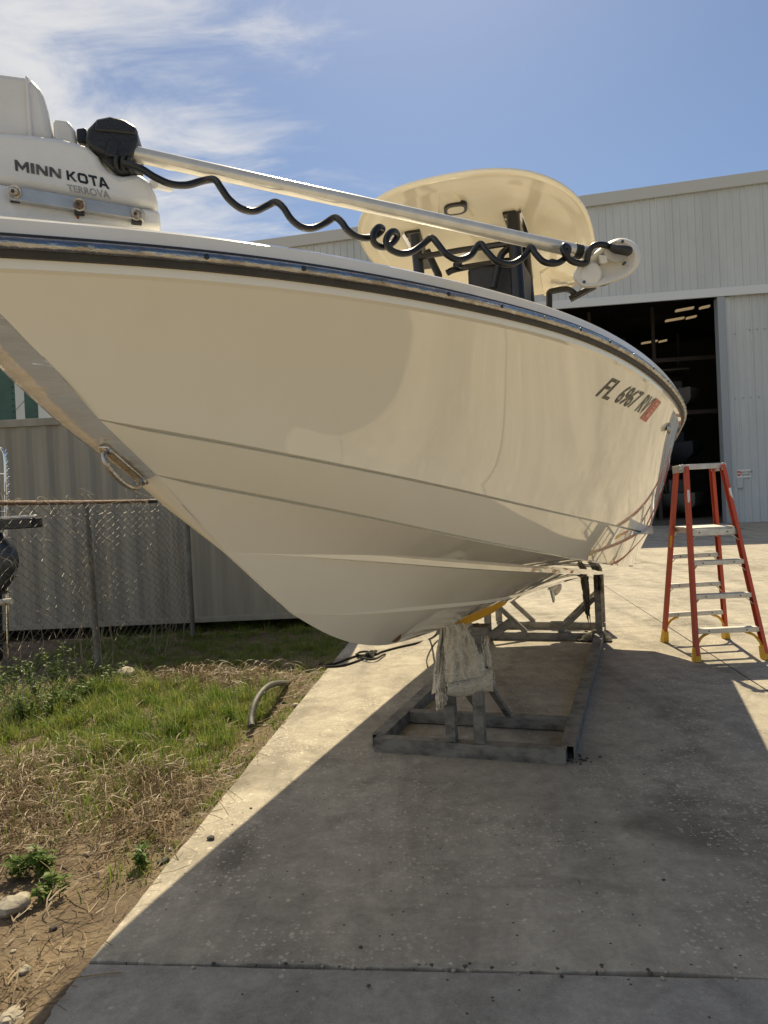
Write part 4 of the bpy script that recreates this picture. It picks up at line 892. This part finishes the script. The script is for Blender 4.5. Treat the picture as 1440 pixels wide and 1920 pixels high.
MB().tube(catmull([at(x_, y_, Yc(x_) + d_) for x_, y_, d_ in CP], 6), 0.0077, 12).build('coiled_cord', MAT['cordblack'], tmr)

# ------------------------------------------------------------------ boat stand, pads, rags
st = thing('boat_stand', 'low galvanised steel boat stand with yellow saddle under the hull', 'boat stand', tuple(BC), -BA)
def sb(p0, p1, w=0.075, h=0.075, up=(0, 0, 1), name='rail', mat=None): return MB().bar(p0, p1, w, h, up).build(name, mat or MAT['galv'], st, local=True, bev=0.004)
zc = 0.045
def hollow(p0, p1, w, t=0.006):
    p0, p1 = Vector(p0), Vector(p1); m = MB(); d = (p1 - p0).normalized(); x_ = d.cross(Vector((0, 0, 1))).normalized(); y_ = Vector((0, 0, 1)); h = w / 2
    ro = lambda p, q: [p + x_ * (a * q) + y_ * (b * q) for a, b in ((-1, -1), (1, -1), (1, 1), (-1, 1))]
    m.loft([ro(p0 + d * 0.15, h - t), ro(p0, h - t), ro(p0, h), ro(p1, h), ro(p1, h - t), ro(p1 - d * 0.15, h - t)], False, False)
    return m.build('rail', MAT['galv'], st, local=True, smooth=30)
hollow((-0.60, 0, zc), (0.60, 0, zc), 0.088)
hollow((0.60, 0.046, zc), (0.60, 3.72, zc), 0.087)
hollow((-0.60, 0.046, zc), (-0.60, 3.72, zc), 0.087)
sb((-0.555, 0.62, zc + .002), (0.555, 0.62, zc + .002), 0.08, 0.08); sb((-0.62, 3.77, zc), (0.62, 3.77, zc), 0.085, 0.085); sb((-0.62, 4.45, zc), (0.62, 4.45, zc), 0.085, 0.085)
for b_s in (-0.6, 0.6):
    sb((b_s, 3.815, zc), (b_s, 4.405, zc), 0.08, 0.08)
    for t_s in (3.77, 4.45):
        zt_ = 0.70 if t_s < 4 else 0.66
        sb((b_s, t_s, 0.09), (b_s, t_s, zt_), 0.07, 0.07, (0, 1, 0), 'upright', MAT['galv'])
        sb((b_s * 0.30, t_s, 0.085), (b_s * 0.95, t_s, 0.46), 0.05, 0.05, (0, 1, 0), 'brace')
for b_s, in ((-0.095,), (0.085,)):
    sb((b_s, 0.0, 0.09), (b_s, 0.0, 0.765), 0.066, 0.066, (0, 1, 0), 'post')
    sb((b_s + 0.075, 0.60, 0.085), (b_s + 0.01, 0.06, 0.50), 0.038, 0.038, (0, 1, 0), 'brace')
# V saddle following the deadrise
for sgn in (-1, 1):
    m = MB(); rows0, rows1 = [], []
    def zb(b, t): # hull bottom height
        kz = pchip([k_[0] for k_ in KN['keel']], [k_[2] for k_ in KN['keel']], t); sz = pchip([k_[0] for k_ in KN['s2']], [k_[2] for k_ in KN['s2']], t); sbb = pchip([k_[0] for k_ in KN['s2']], [k_[1] for k_ in KN['s2']], t)
        return kz + (sz - kz) * abs(b) / sbb
    A_ = []
    for t_ in (-0.06, 0.10):
        A_.append([Vector((sgn * b, t_, zb(b, t_) + 0.016 - dz)) for b, dz in ((0.0, 0.0), (0.12, 0.0), (0.26, -0.006), (0.29, 0.0), (0.26, 0.026), (0.18, 0.046), (0.10, 0.052), (0.0, 0.046))])
    m.loft(A_); m.build('saddle', MAT['yellow'], st, local=True, bev=0.004)
sb((-0.15, 0.02, 0.785), (0.17, 0.02, 0.785), 0.14, 0.05, name='saddle_base')
m = MB(); m.bar((0.17, 0.05, 0.74), (0.30, 0.05, 0.83), 0.05, 0.05, (0, 1, 0)); m.build('brace', MAT['galv'], st, local=True)

def cloth(name, label, rowsfn, nu, nv, mat, pile, th=0.010):
    rows_ = []
    for i in range(nv):
        row = []
        for j in range(nu):
            p = rowsfn(j / (nu - 1), i / (nv - 1))
            q_ = pile * (abs(noise.noise(p * 95)) * 1.7 + 0.7 * noise.noise(p * 55)); n_ = Vector((0.15, -1, 0.2)).normalized()
            row.append(p + n_ * q_ + Vector((noise.noise(p * 160 + Vector((9, 0, 0))), 0, noise.noise(p * 160 + Vector((0, 7, 0))))) * pile * 0.5)
        rows_.append(row)
    m = MB(); m.grid(rows_); m.grid([[p + Vector((0.0, th, 0)) for p in r_] for r_ in rows_])
    o = m.build(name, mat, smooth=70); o.location = (0, 0, 0)
    return o
def pxcloth(corners, Y0, dY, fold, seed, ragged=0.0):
    (ax0, ay0), (ax1, ay1), (bx0_, by0_), (bx1_, by1_) = corners    # top-left, top-right, bottom-left, bottom-right
    def fn(u, v):
        rg = 1 + ragged * noise.noise(Vector((u * 9, seed, 0))) if v > 0.7 else 1
        vv = v * (1 + (rg - 1) * max(0, (v - 0.7) / 0.3)) if ragged else v
        x_ = (ax0 * (1 - u) + ax1 * u) * (1 - vv) + (bx0_ * (1 - u) + bx1_ * u) * vv; y_ = (ay0 * (1 - u) + ay1 * u) * (1 - vv) + (by0_ * (1 - u) + by1_ * u) * vv
        x_ += 2.5 * noise.noise(Vector((seed, v * 4, 2))); y_ += 2.0 * noise.noise(Vector((u * 3, seed, 5)))
        Y = Y0 + dY * v + fold * noise.noise(Vector((u * 3.2, v * 1.2, seed))) + fold * 0.5 * noise.noise(Vector((u * 8, v * 3, seed + 4)))
        Y += 0.05 * (abs(u - 0.5) * 2) ** 2.5
        return at(x_, y_, Y)
    return fn
tw = thing('towel', 'dirty beige terry towel draped over the front posts of the boat stand', 'towel', tuple(atz(870, 1400, 0)))
YT = 4.55
def tow(corn, Y0, dY, fold, seed, nm, nu=90, nv=110, rag=0.0):
    o = cloth(nm, '', pxcloth(corn, Y0, dY, fold, seed, rag), nu, nv, MAT['towel'], 0.010); o.parent = tw; o.matrix_parent_inverse = WINV[tw.name]
tow(((831, 1174), (884, 1166), (836, 1281), (916, 1266)), YT - 0.02, -0.05, 0.05, 1.0, 'fold', 110, 130)
tow(((824, 1180), (844, 1176), (808, 1302), (848, 1284)), YT + 0.02, -0.02, 0.05, 2.0, 'fold', 60, 110)
tow(((812, 1262), (842, 1268), (818, 1330), (838, 1318)), YT - 0.01, -0.01, 0.04, 3.0, 'ragged_tail', 50, 70, 0.35)
def roll(u, v):
    a_ = v * math.pi * 1.25 - 0.4; x_ = 838 + 86 * u; yc = 1288 - 10 * u + 4 * math.sin(u * 5)
    return at(x_, yc - 20 * math.cos(a_) * (0.75 + 0.35 * u), YT + 0.02 - 0.06 * math.sin(a_))
o = cloth('bunched_roll', '', roll, 100, 70, MAT['towel'], 0.011); o.parent = tw; o.matrix_parent_inverse = WINV[tw.name]
tow(((893, 1168), (914, 1176), (900, 1262), (928, 1282)), YT + 0.04, 0.0, 0.05, 5.0, 'fold', 50, 110)
tow(((905, 1255), (922, 1262), (908, 1276), (926, 1288)), YT + 0.06, 0.0, 0.02, 6.0, 'knotted_edge', 40, 40, 0.3)
def rag(nm, label, corn, Y0, seed):
    o = cloth('old_rag', label, pxcloth(corn, Y0, 0.0, 0.06, seed, 0.5), 30, 50, MAT['rag'], 0.012); tag(o, label, 'rag', None)
Yr1 = 7.9
rag('r', 'ragged carpet strip hanging on the left of the stand rear post', ((1088, 1082), (1103, 1080), (1097, 1150), (1107, 1158)), Yr1, 8.0)
rag('r', 'ragged carpet strip hanging on the right of the stand rear post', ((1113, 1078), (1128, 1076), (1116, 1104), (1130, 1108)), Yr1, 9.0)
o = MB(); rows_ = []
for i in range(26):
    row = []
    for j in range(40):
        u, v = j / 39, i / 25; p = BM @ Vector((0.36 + 0.36 * u, 3.66 + 0.2 * v, 0))
        hgt = 0.02 + 0.11 * math.sin(math.pi * u) ** 0.6 * math.sin(math.pi * v) ** 0.6 * (0.6 + 0.7 * noise.noise(p * 9)) + 0.02 * noise.noise(p * 30)
        row.append(p + Vector((0.03 * noise.noise(p * 8 + Vector((3, 0, 0))), 0.03 * noise.noise(p * 8), max(0.004, hgt))))
    rows_.append(row)
o.grid(rows_); tag(o.build('old_rag', MAT['rag'], smooth=60), 'crumpled grey rag lying on the far corner rail of the stand', 'rag')

# ------------------------------------------------------------------ platform ladder
FLp, FRp, BLp, BRp = atz(1303, 1241), atz(1439, 1236), atz(1243, 1204), atz(1364, 1197)
lad = thing('platform_ladder', 'orange fibreglass platform step ladder with yellow feet standing on the yard', 'ladder', tuple((FLp + BRp) / 2))
YTOP = 7.22
TL, TR = at(1283, 876, YTOP), at(1357, 872, YTOP)
bTL, bTR = TL + Vector((-0.03, 0.16, -0.01)), TR + Vector((-0.03, 0.16, -0.01))
def chan(p0, p1, w, d_, inward, name, mat=MAT['frp'], t=0.007):
    p0, p1 = Vector(p0), Vector(p1); ax = (p1 - p0).normalized(); x_ = (Vector(inward) - ax * ax.dot(Vector(inward))).normalized(); y_ = ax.cross(x_)
    # web on the outside, two flanges pointing inward
    prof = [(0, -w / 2), (d_, -w / 2), (d_, -w / 2 + t), (t, -w / 2 + t), (t, w / 2 - t), (d_, w / 2 - t), (d_, w / 2), (0, w / 2)]
    m = MB(); m.loft([[p + x_ * a + y_ * b for a, b in prof] for p in (p0, p1)]); return m.build(name, mat, lad, bev=0.0015)
inw = (TR - TL).normalized()
for p0, p1, s_, nm in ((FLp, TL, 1, 0.075), (FRp, TR, -1, 0.075), (BLp, bTL, 1, 0.070), (BRp, bTR, -1, 0.070)):
    chan(p0 + Vector((0, 0, 0.05)), p1, nm, 0.032, inw * s_, 'rail')
def on(p0, p1, z): return p0.lerp(p1, (z - p0.z) / (p1.z - p0.z))
def rung(za, a0, a1, b0, b1, wd, ht_, nm, brace=None):
    A_, B_ = on(a0, a1, za), on(b0, b1, za); d_ = (B_ - A_).normalized(); A_ += d_ * 0.012; B_ -= d_ * 0.012
    o = MB().bar(A_, B_, wd, ht_).build(nm, MAT['alu'], lad, bev=0.004)
    nrm = d_.cross(Vector((0, 0, 1)))
    nrm = -nrm if nrm.y > 0 else nrm
    for f_ in (0.2, 0.78):
        c_ = A_.lerp(B_, f_) + nrm * (wd / 2); MB().tube([c_, c_ + nrm * 0.003], 0.007, 8).build('rivet', MAT['rubber'], o)
    for P, sgn, e0_, e1_ in ((A_, 1, a0, a1), (B_, -1, b0, b1)):
        q0 = P + d_ * sgn * (0.10 if brace else 0.055) - Vector((0, 0, ht_ / 2)); q1 = on(e0_, e1_, za - (0.15 if brace else 0.085)) + d_ * sgn * 0.015
        if brace: MB().tube(catmull([q0 + d_ * sgn * 0.03, q0.lerp(q1, .45) + Vector((0, 0, .02)), q1], 4), 0.013, 6).build('brace', MAT['lyellow'], lad)
        else: MB().bar(q0, q1, 0.02, 0.006).build('gusset', MAT['alu'], lad)
    return o
for z_, brc in ((0.27, 1), (0.575, None), (0.88, None)):
    rung(z_, FLp, TL, FRp, TR, 0.08, 0.045, 'step', brc); rung(z_ + 0.02, BLp, bTL, BRp, bTR, 0.035, 0.045, 'cross_bar', brc)
zp = 1.19
A_, B_, C_, D_ = on(FLp, TL, zp), on(FRp, TR, zp), on(BRp, bTR, zp), on(BLp, bTL, zp)
m = MB(); P = [A_ + inw * 0.02, B_ - inw * 0.02, C_ - inw * 0.02, D_ + inw * 0.02]; m.loft([[p + Vector((0, 0, 0.0)) for p in P], [p + Vector((0, 0, 0.018)) for p in P]]); m.build('platform', MAT['alu'], lad, bev=0.004)
rung(zp - 0.03, FLp, TL, FRp, TR, 0.03, 0.06, 'platform_edge'); rung(zp - 0.02, BLp, bTL, BRp, bTR, 0.03, 0.05, 'platform_edge')
MB().bar(A_ + inw * 0.05 + Vector((0, -0.02, -0.01)), D_ + inw * 0.05 + Vector((0, 0.02, -0.01)), 0.02, 0.05).build('side_spreader', MAT['alu'], lad)
MB().bar(B_ - inw * 0.05 + Vector((0, -0.02, -0.01)), C_ - inw * 0.05 + Vector((0, 0.02, -0.01)), 0.02, 0.05).build('side_spreader', MAT['alu'], lad)
MB().bar(TL.lerp(bTL, .1) + Vector((-0.04, 0, 0)), TR.lerp(bTR, .1) + Vector((0.03, 0, 0)), 0.03, 0.05).build('top_guard', MAT['alu'], lad, bev=0.004)
for a_, b_2 in ((TL, bTL), (TR, bTR)): MB().bar(a_ + Vector((0, -0.01, -0.01)), b_2 + Vector((0, 0.03, -0.01)), 0.03, 0.07).build('guard_end', MAT['alu'], lad, bev=0.004)
for p0, p1, s_ in ((FLp, TL, 1), (FRp, TR, -1), (BLp, bTL, 1), (BRp, bTR, -1)):
    ax = (p1 - p0).normalized(); x_ = (inw * s_ - ax * ax.dot(inw * s_)).normalized(); y_ = ax.cross(x_)
    c0, c1 = p0 + x_ * 0.016, p0 + ax * 0.13 + x_ * 0.016
    q0 = [Vector((v.x, v.y, 0.004)) for v in (c0 + x_ * a * 0.030 + y_ * b * 0.052 for a, b in ((-1, -1), (1, -1), (1, 1), (-1, 1)))]
    MB().loft([q0, [c1 + x_ * a * 0.020 + y_ * b * 0.042 for a, b in ((-1, -1), (1, -1), (1, 1), (-1, 1))]]).build('foot', MAT['lyellow'], lad, bev=0.005)
for zl_, hl_ in ((0.62, 0.09), (1.45, 0.12)):
    for e0_, e1_, sx_ in ((FLp, TL, -1), (FRp, TR, 1)):
        q0_ = on(e0_, e1_, zl_) + Vector((sx_ * 0.006 + (0.016 if sx_ < 0 else -0.016), -0.040, 0)); q1_ = on(e0_, e1_, zl_ + hl_) + Vector((sx_ * 0.006 + (0.016 if sx_ < 0 else -0.016), -0.040, 0))
        MB().bar(q0_, q1_, 0.022, 0.002, (0, 1, 0)).build('label_strip', MAT['whiteplastic'], lad)
pp_ = on(BLp, bTL, 1.0) + Vector((-0.004, -0.038, 0)); MB().bar(pp_, on(BLp, bTL, 1.12) + Vector((-0.004, -0.038, 0)), 0.022, 0.002, (0, 1, 0)).build('label_strip', MAT['lyellow'], lad)

# ------------------------------------------------------------------ rope, hose
rp = thing('rope', 'black rope with a knot lying on the slab under the bow', 'rope', tuple(atz(690, 1228, 0)))
G = lambda x_, y_, z=0.012: atz(x_, y_, z)
MB().tube(catmull([G(598, 1246), G(625, 1245), G(650, 1236), G(672, 1229), G(700, 1228), G(716, 1222), G(745, 1214), G(780, 1206), G(806, 1198), at(818, 1190, 6.4) , at(823, 1178, 5.2)], 6), 0.011, 8).build('strand', MAT['rope'], rp)
MB().tube(catmull([G(604, 1250), G(640, 1248), G(668, 1240), G(682, 1234), G(700, 1230, .03), G(690, 1222, .05), G(672, 1224, .03), G(674, 1232, .02), G(700, 1236, .03), G(718, 1228, .02), G(722, 1227)], 6), 0.011, 8).build('strand', MAT['rope'], rp)
kn = []
for k in range(60):
    a_ = k * 0.55; c_ = G(692, 1229, 0.03); kn.append(c_ + Vector((0.13 * math.cos(a_ * 0.37) * (0.5 + .5 * math.sin(a_ * .21)), 0.07 * math.sin(a_ * 0.61), 0.02 * math.sin(a_) + 0.015)))
MB().tube(kn, 0.010, 6).build('knot', MAT['rope'], rp)
tag(MB().tube(catmull([at(806, 1235, 7.0) if False else G(802, 1250, 0.01), G(800, 1236), G(806, 1220), G(815, 1206), G(822, 1200)], 5), 0.006, 6).build('thin_cord', MAT['rope']), 'thin dark cord curving over the sunlit slab near the towel', 'cord')
hs = [atz(472, 1362, 0.02), atz(471, 1345, 0.06), atz(478, 1318, 0.13), atz(492, 1296, 0.17), atz(508, 1284, 0.17), atz(523, 1281, 0.11), atz(540, 1281, -0.02)]
tag(MB().tube(catmull(hs, 6), 0.024, 12).build('hose', MAT['hose']), 'short arched piece of grey hose sticking out of the grass', 'hose')

# ------------------------------------------------------------------ stones
def stone(p, r, mat, label, name='stone', group=None, sq=0.6):
    m = MB(); rows_ = []; sd_ = rnd.uniform(0, 99)
    for i in range(9):
        th = math.pi * i / 8; rows_.append([])
        for j in range(13):
            ph = 2 * math.pi * j / 12; d = Vector((math.sin(th) * math.cos(ph), math.sin(th) * math.sin(ph), math.cos(th) * sq)); k_ = r * (1 + 0.45 * noise.noise(d * 1.4 + Vector((sd_, 0, 0))) + 0.2 * noise.noise(d * 3.5 + Vector((0, sd_, 0))))
            rows_[-1].append(Vector((0, 0, r * sq * .55)) + d * k_)
    m.grid(rows_); o = m.build(name, mat, smooth=35); o.location = p; return tag(o, label, 'stone', group)
def gp(px, py):
    p = atz(px, py, 0); x_, y_ = toS(p); return Vector((p.x, p.y, soil_h(x_, y_) if x_ < 0 else 0.0))
stone(gp(28, 1690), 0.066, MAT['stone'], 'large grey rock half sunk in dirt at the left frame edge')
stone(gp(15, 1900), 0.05, MAT['stone'], 'pale fist sized stone in the bottom left corner')
stone(gp(238, 1268), 0.10, MAT['stone'], 'pale lump of rubble at the foot of the fence post')
stone(gp(378, 1398), 0.045, MAT['stone'], 'flat tan stone beside the green grass tuft')
stone(gp(322, 1262), 0.06, MAT['stone'], 'small tan stone standing on the straw near the container')
stone(gp(556, 1318), 0.03, MAT['stone'], 'small white pebble by the slab edge below the hose')
stone(gp(396, 1574), 0.018, MAT['darkstone'], 'single dark pebble on the sunlit slab edge')
for k in range(46):
    x_ = -abs(rnd.gauss(0.25, 0.28)) - 0.03; y_ = rnd.uniform(-0.9, 3.2); p = S(x_, y_, soil_h(x_, y_))
    stone(p, rnd.uniform(0.008, 0.022), MAT['stone'] if rnd.random() < .6 else MAT['darkstone'], 'small pebble scattered on the dirt strip beside the slab', 'pebble', 'pebbles on the dirt strip')
for k in range(22):
    x_ = rnd.uniform(0.15, 3.4); y_ = rnd.uniform(-0.5, 2.6) if k % 3 else rnd.uniform(-1.0, -0.5)
    stone(S(x_, y_, 0.0), rnd.uniform(0.003, 0.007), MAT['darkstone'], 'tiny dark grit lump on the shaded slab', 'grit', 'grit on the slab')
for k in range(60):
    x_ = abs(rnd.gauss(1.5, 0.7)); y_ = -0.53 + rnd.gauss(0.01, 0.018)
    stone(S(x_, y_, -0.004), rnd.uniform(0.003, 0.009), MAT['stone'] if rnd.random() < 0.6 else MAT['darkstone'], 'crumb of broken concrete along the near slab joint', 'concrete_crumb', 'crumbs along the slab joint')
for k in range(24):
    p = atz(1062 + rnd.gauss(22, 16), 1424 + rnd.gauss(0, 6), 0); stone(Vector((p.x, p.y, 0)), rnd.uniform(0.004, 0.011), MAT['darkstone'], 'dark crumb of dirt beside the near right corner of the stand', 'dirt_crumb', 'dirt crumbs by the stand')

# ------------------------------------------------------------------ grass, straw, weeds
class Blades:
    def __init__(s): s.v = []; s.f = []; s.n = 0
    def blade(s, p, d, h, w, bend, seg=3):
        side = Vector((-d.y, d.x, 0)) if abs(d.x) + abs(d.y) > 1e-4 else Vector((1, 0, 0)); side.normalize(); o = s.n
        for k in range(seg):
            t = k / seg; q = p + Vector((0, 0, h * t * (1 - 0.35 * bend * t))) + d * (h * bend * t * t); ww = w * (1 - 0.6 * t)
            s.v += [tuple(q - side * ww), tuple(q + side * ww)]
        s.v.append(tuple(p + Vector((0, 0, h * (1 - 0.35 * bend))) + d * h * bend)); s.n += 2 * seg + 1
        for k in range(seg - 1): s.f.append((o + 2 * k, o + 2 * k + 1, o + 2 * k + 3, o + 2 * k + 2))
        s.f.append((o + 2 * seg - 2, o + 2 * seg - 1, o + 2 * seg))
    def done(s, name, mat, label, cat):
        me = bpy.data.meshes.new(name); me.from_pydata(s.v, [], s.f); me.materials.append(mat); me.polygons.foreach_set('use_smooth', [True] * len(me.polygons)); me.update()
        o = bpy.data.objects.new(name, me); SC.collection.objects.link(o); stuff(o); return tag(o, label, cat)
def rdir():
    a_ = rnd.uniform(0, 6.283); return Vector((math.cos(a_), math.sin(a_), 0))
def gdens(x, y):
    # green growth, in slab coordinates (x < 0 is left of the slab)
    d = 0.0
    gx, gy = toS((-1.63, 5.57)); d = max(d, 2.4 * math.exp(-(((x - gx) / 0.52) ** 2 + ((y - gy) / 0.95) ** 2)))
    gx, gy = toS((-2.5, 6.4)); d = max(d, 1.8 * math.exp(-(((x - gx) / 0.75) ** 2 + ((y - gy) / 1.0) ** 2)))
    gx, gy = toS((-2.2, 5.4)); d = max(d, 1.4 * math.exp(-(((x - gx) / 0.5) ** 2 + ((y - gy) / 0.6) ** 2)))
    if y > 3.6: d = max(d, 0.55 * min(1, (y - 3.6) / 0.8))
    if -0.16 < x < 0.0 and y > 0.6: d = max(d, 0.75 * (0.5 + noise.noise(Vector((0, y * 1.6, 8)))) + 0.12)
    if -0.28 < x < 0.0 and -0.1 < y < 0.75: d = max(d, 0.55 * math.exp(-((y - 0.3) / 0.25) ** 2))
    d *= 0.30 + 1.0 * max(0, 0.55 + 0.9 * noise.noise(Vector((x * 2.6, y * 2.6, 1.5))))
    d *= min(1.0, 0.12 + 1.9 * max(0.0, 0.28 + noise.noise(Vector((x * 8.5, y * 8.5, 4.5)))))
    return d
gr = Blades(); n_ = 0
while n_ < 60000:
    x_ = -rnd.random() ** 1.15 * 3.6 - 0.005; y_ = rnd.uniform(-0.6, 7.2)
    if rnd.random() > gdens(x_, y_): n_ += 0.02; continue
    n_ += 1; p = S(x_, y_, soil_h(x_, y_) - 0.004); h = rnd.uniform(0.04, 0.13) * (1.3 if y_ < 3.6 and x_ < -0.2 else 0.75) * (0.6 if x_ > -0.2 else 1)
    h *= 0.55 + 1.5 * max(0.0, 0.2 + noise.noise(Vector((x_ * 6, y_ * 6, 14.0)))); gr.blade(p, rdir(), h, rnd.uniform(0.0018, 0.0042), rnd.uniform(0.1, 0.9))
gr.done('grass', MAT['grass'], 'patchy green grass growing on the dirt strip left of the slab', 'grass')
sw = Blades()
def straw_d(x, y):
    d = 0.10
    gx, gy = toS((-2.1, 4.3)); d = max(d, 1.2 * math.exp(-(((x - gx) / 0.65) ** 2 + ((y - gy) / 0.75) ** 2)))
    gx, gy = toS((-1.55, 7.0)); d = max(d, 1.0 * math.exp(-(((x - gx) / 0.75) ** 2 + ((y - gy) / 0.38) ** 2)))
    gx, gy = toS((-1.45, 4.1)); d = max(d, 0.7 * math.exp(-(((x - gx) / 0.4) ** 2 + ((y - gy) / 0.5) ** 2)))
    gx, gy = toS((-1.35, 2.5)); d = max(d, 0.22 * math.exp(-(((x - gx) / 0.2) ** 2 + ((y - gy) / 0.35) ** 2)))
    return d * (0.45 + 1.1 * max(0, 0.5 + noise.noise(Vector((x * 2, y * 2, 21))))) * (1 - 0.75 * min(1, 0.6 * gdens(x, y)))
st_v = MB(); n_ = 0
while n_ < 19000:
    x_ = -rnd.random() * 3.2 - 0.01; y_ = rnd.uniform(-1.1, 4.4)
    if rnd.random() > straw_d(x_, y_): n_ += 0.02; continue
    n_ += 1; p = S(x_, y_, soil_h(x_, y_) + rnd.random() ** 2 * 0.05); a_ = rnd.uniform(0, 6.283); ln = rnd.uniform(0.03, 0.20); cv = rnd.gauss(0, 0.8); w = rnd.uniform(0.0010, 0.0026)
    L0, R0 = [], []; z = p.z; tl = rnd.gauss(0.02, 0.22)
    arch = rnd.random() < 0.22 and straw_d(x_, y_) > 0.35; ah = rnd.uniform(0.02, 0.13); ln = ln * (1.7 if arch else 1)
    if arch:
        d = Vector((math.cos(a_), math.sin(a_), 0)); s_ = Vector((-d.y, d.x, 0.4))
        for k in range(7): q_ = p + d * ln * k / 6 + Vector((-d.y, d.x, 0)) * (cv * 0.04 * (k / 6) ** 2) + Vector((0, 0, ah * math.sin(math.pi * k / 6 * 0.9))); L0.append(q_ - s_ * w); R0.append(q_ + s_ * w)
        st_v.add(L0 + R0, [(k, k + 1, 8 + k, 7 + k) for k in range(6)]); continue
    for k in range(4):
        d = Vector((math.cos(a_), math.sin(a_), 0)); s_ = Vector((-d.y, d.x, 0.5)); L0.append(p - s_ * w); R0.append(p + s_ * w); p = p + d * ln / 3 + Vector((0, 0, tl * ln / 3 - 0.004 * k * abs(tl))); a_ += cv / 3
    st_v.add(L0 + R0, [(k, k + 1, 5 + k, 4 + k) for k in range(3)])
o = st_v.build('dead_straw', MAT['drygrass'], smooth=60); stuff(o); tag(o, 'tangled dry straw and dead stems matted over the dirt', 'straw')
# leafy weeds by the fence, each a plant of its own
def weed(p, h, n_st, label, leafy=1.0, group=None):
    o = thing('weed_plant', label, 'weed', tuple(p), group=group); m = MB(); lf = MB()
    for k in range(n_st):
        d = rdir(); pts = []; q = p + d * rnd.uniform(0, 0.05); hh = h * rnd.uniform(0.6, 1.1)
        for j in range(6): t = j / 5; pts.append(q + d * (0.35 * hh * t * t) + Vector((0, 0, hh * t)))
        m.tube(pts, [0.0026 * (1 - 0.6 * j / 5) for j in range(6)], 4)
        for j in range(int(18 * leafy)):
            t = rnd.uniform(0.15, 1.0); c_ = q + d * (0.35 * hh * t * t) + Vector((0, 0, hh * t)); e = (rdir() + Vector((0, 0, rnd.uniform(-0.2, 0.7)))).normalized(); ln = rnd.uniform(0.02, 0.055); s_ = e.cross(Vector((rnd.gauss(0, .3), rnd.gauss(0, .3), 1))).normalized() * ln * rnd.uniform(0.18, 0.32)
            lf.add([c_, c_ + e * ln * .45 + s_, c_ + e * ln + Vector((0, 0, -ln * .2)), c_ + e * ln * .45 - s_], [(0, 1, 2, 3)])
    m.build('stem', MAT['weed'], o); lf.build('leaves', MAT['weed'], o, smooth=0)
wl_ = [(20, 1330, .30), (70, 1310, .33), (115, 1290, .36), (150, 1285, .26), (45, 1352, .22), (95, 1338, .26), (210, 1290, .24), (160, 1310, .18), (10, 1300, .34), (60, 1285, .36), (185, 1275, .22), (135, 1325, .2), (-20, 1320, .36), (30, 1290, .3), (100, 1270, .38)]
order = sorted(range(len(wl_)), key=lambda q_: wl_[q_][0]); NUM = ['leftmost', 'second', 'third', 'fourth', 'fifth', 'sixth', 'seventh', 'eighth', 'ninth', 'tenth', 'eleventh', 'twelfth', 'thirteenth', 'fourteenth', 'rightmost']
WLAB = {o_: ('%s leafy weed %sof the clump at the fence foot' % (NUM[r_], '' if r_ in (0, 14) else 'from the left ')) for r_, o_ in enumerate(order)}
for i, (x_, y_, h) in enumerate(wl_): weed(gp(x_, y_), h, rnd.randint(5, 9), WLAB[i], 1.0, 'weeds along the fence foot')
weed(gp(85, 1620), 0.13, 7, 'low leafy weed among the straw at the left edge', 1.3)
weed(gp(40, 1630), 0.12, 6, 'small green weed nearest the left edge above the grey rock', 1.2)
weed(gp(90, 1668), 0.10, 6, 'bright little weed on bare dirt beside the grey rock', 1.3)
weed(gp(268, 1612), 0.12, 6, 'tuft of weed leaning onto the slab edge', 1.0)
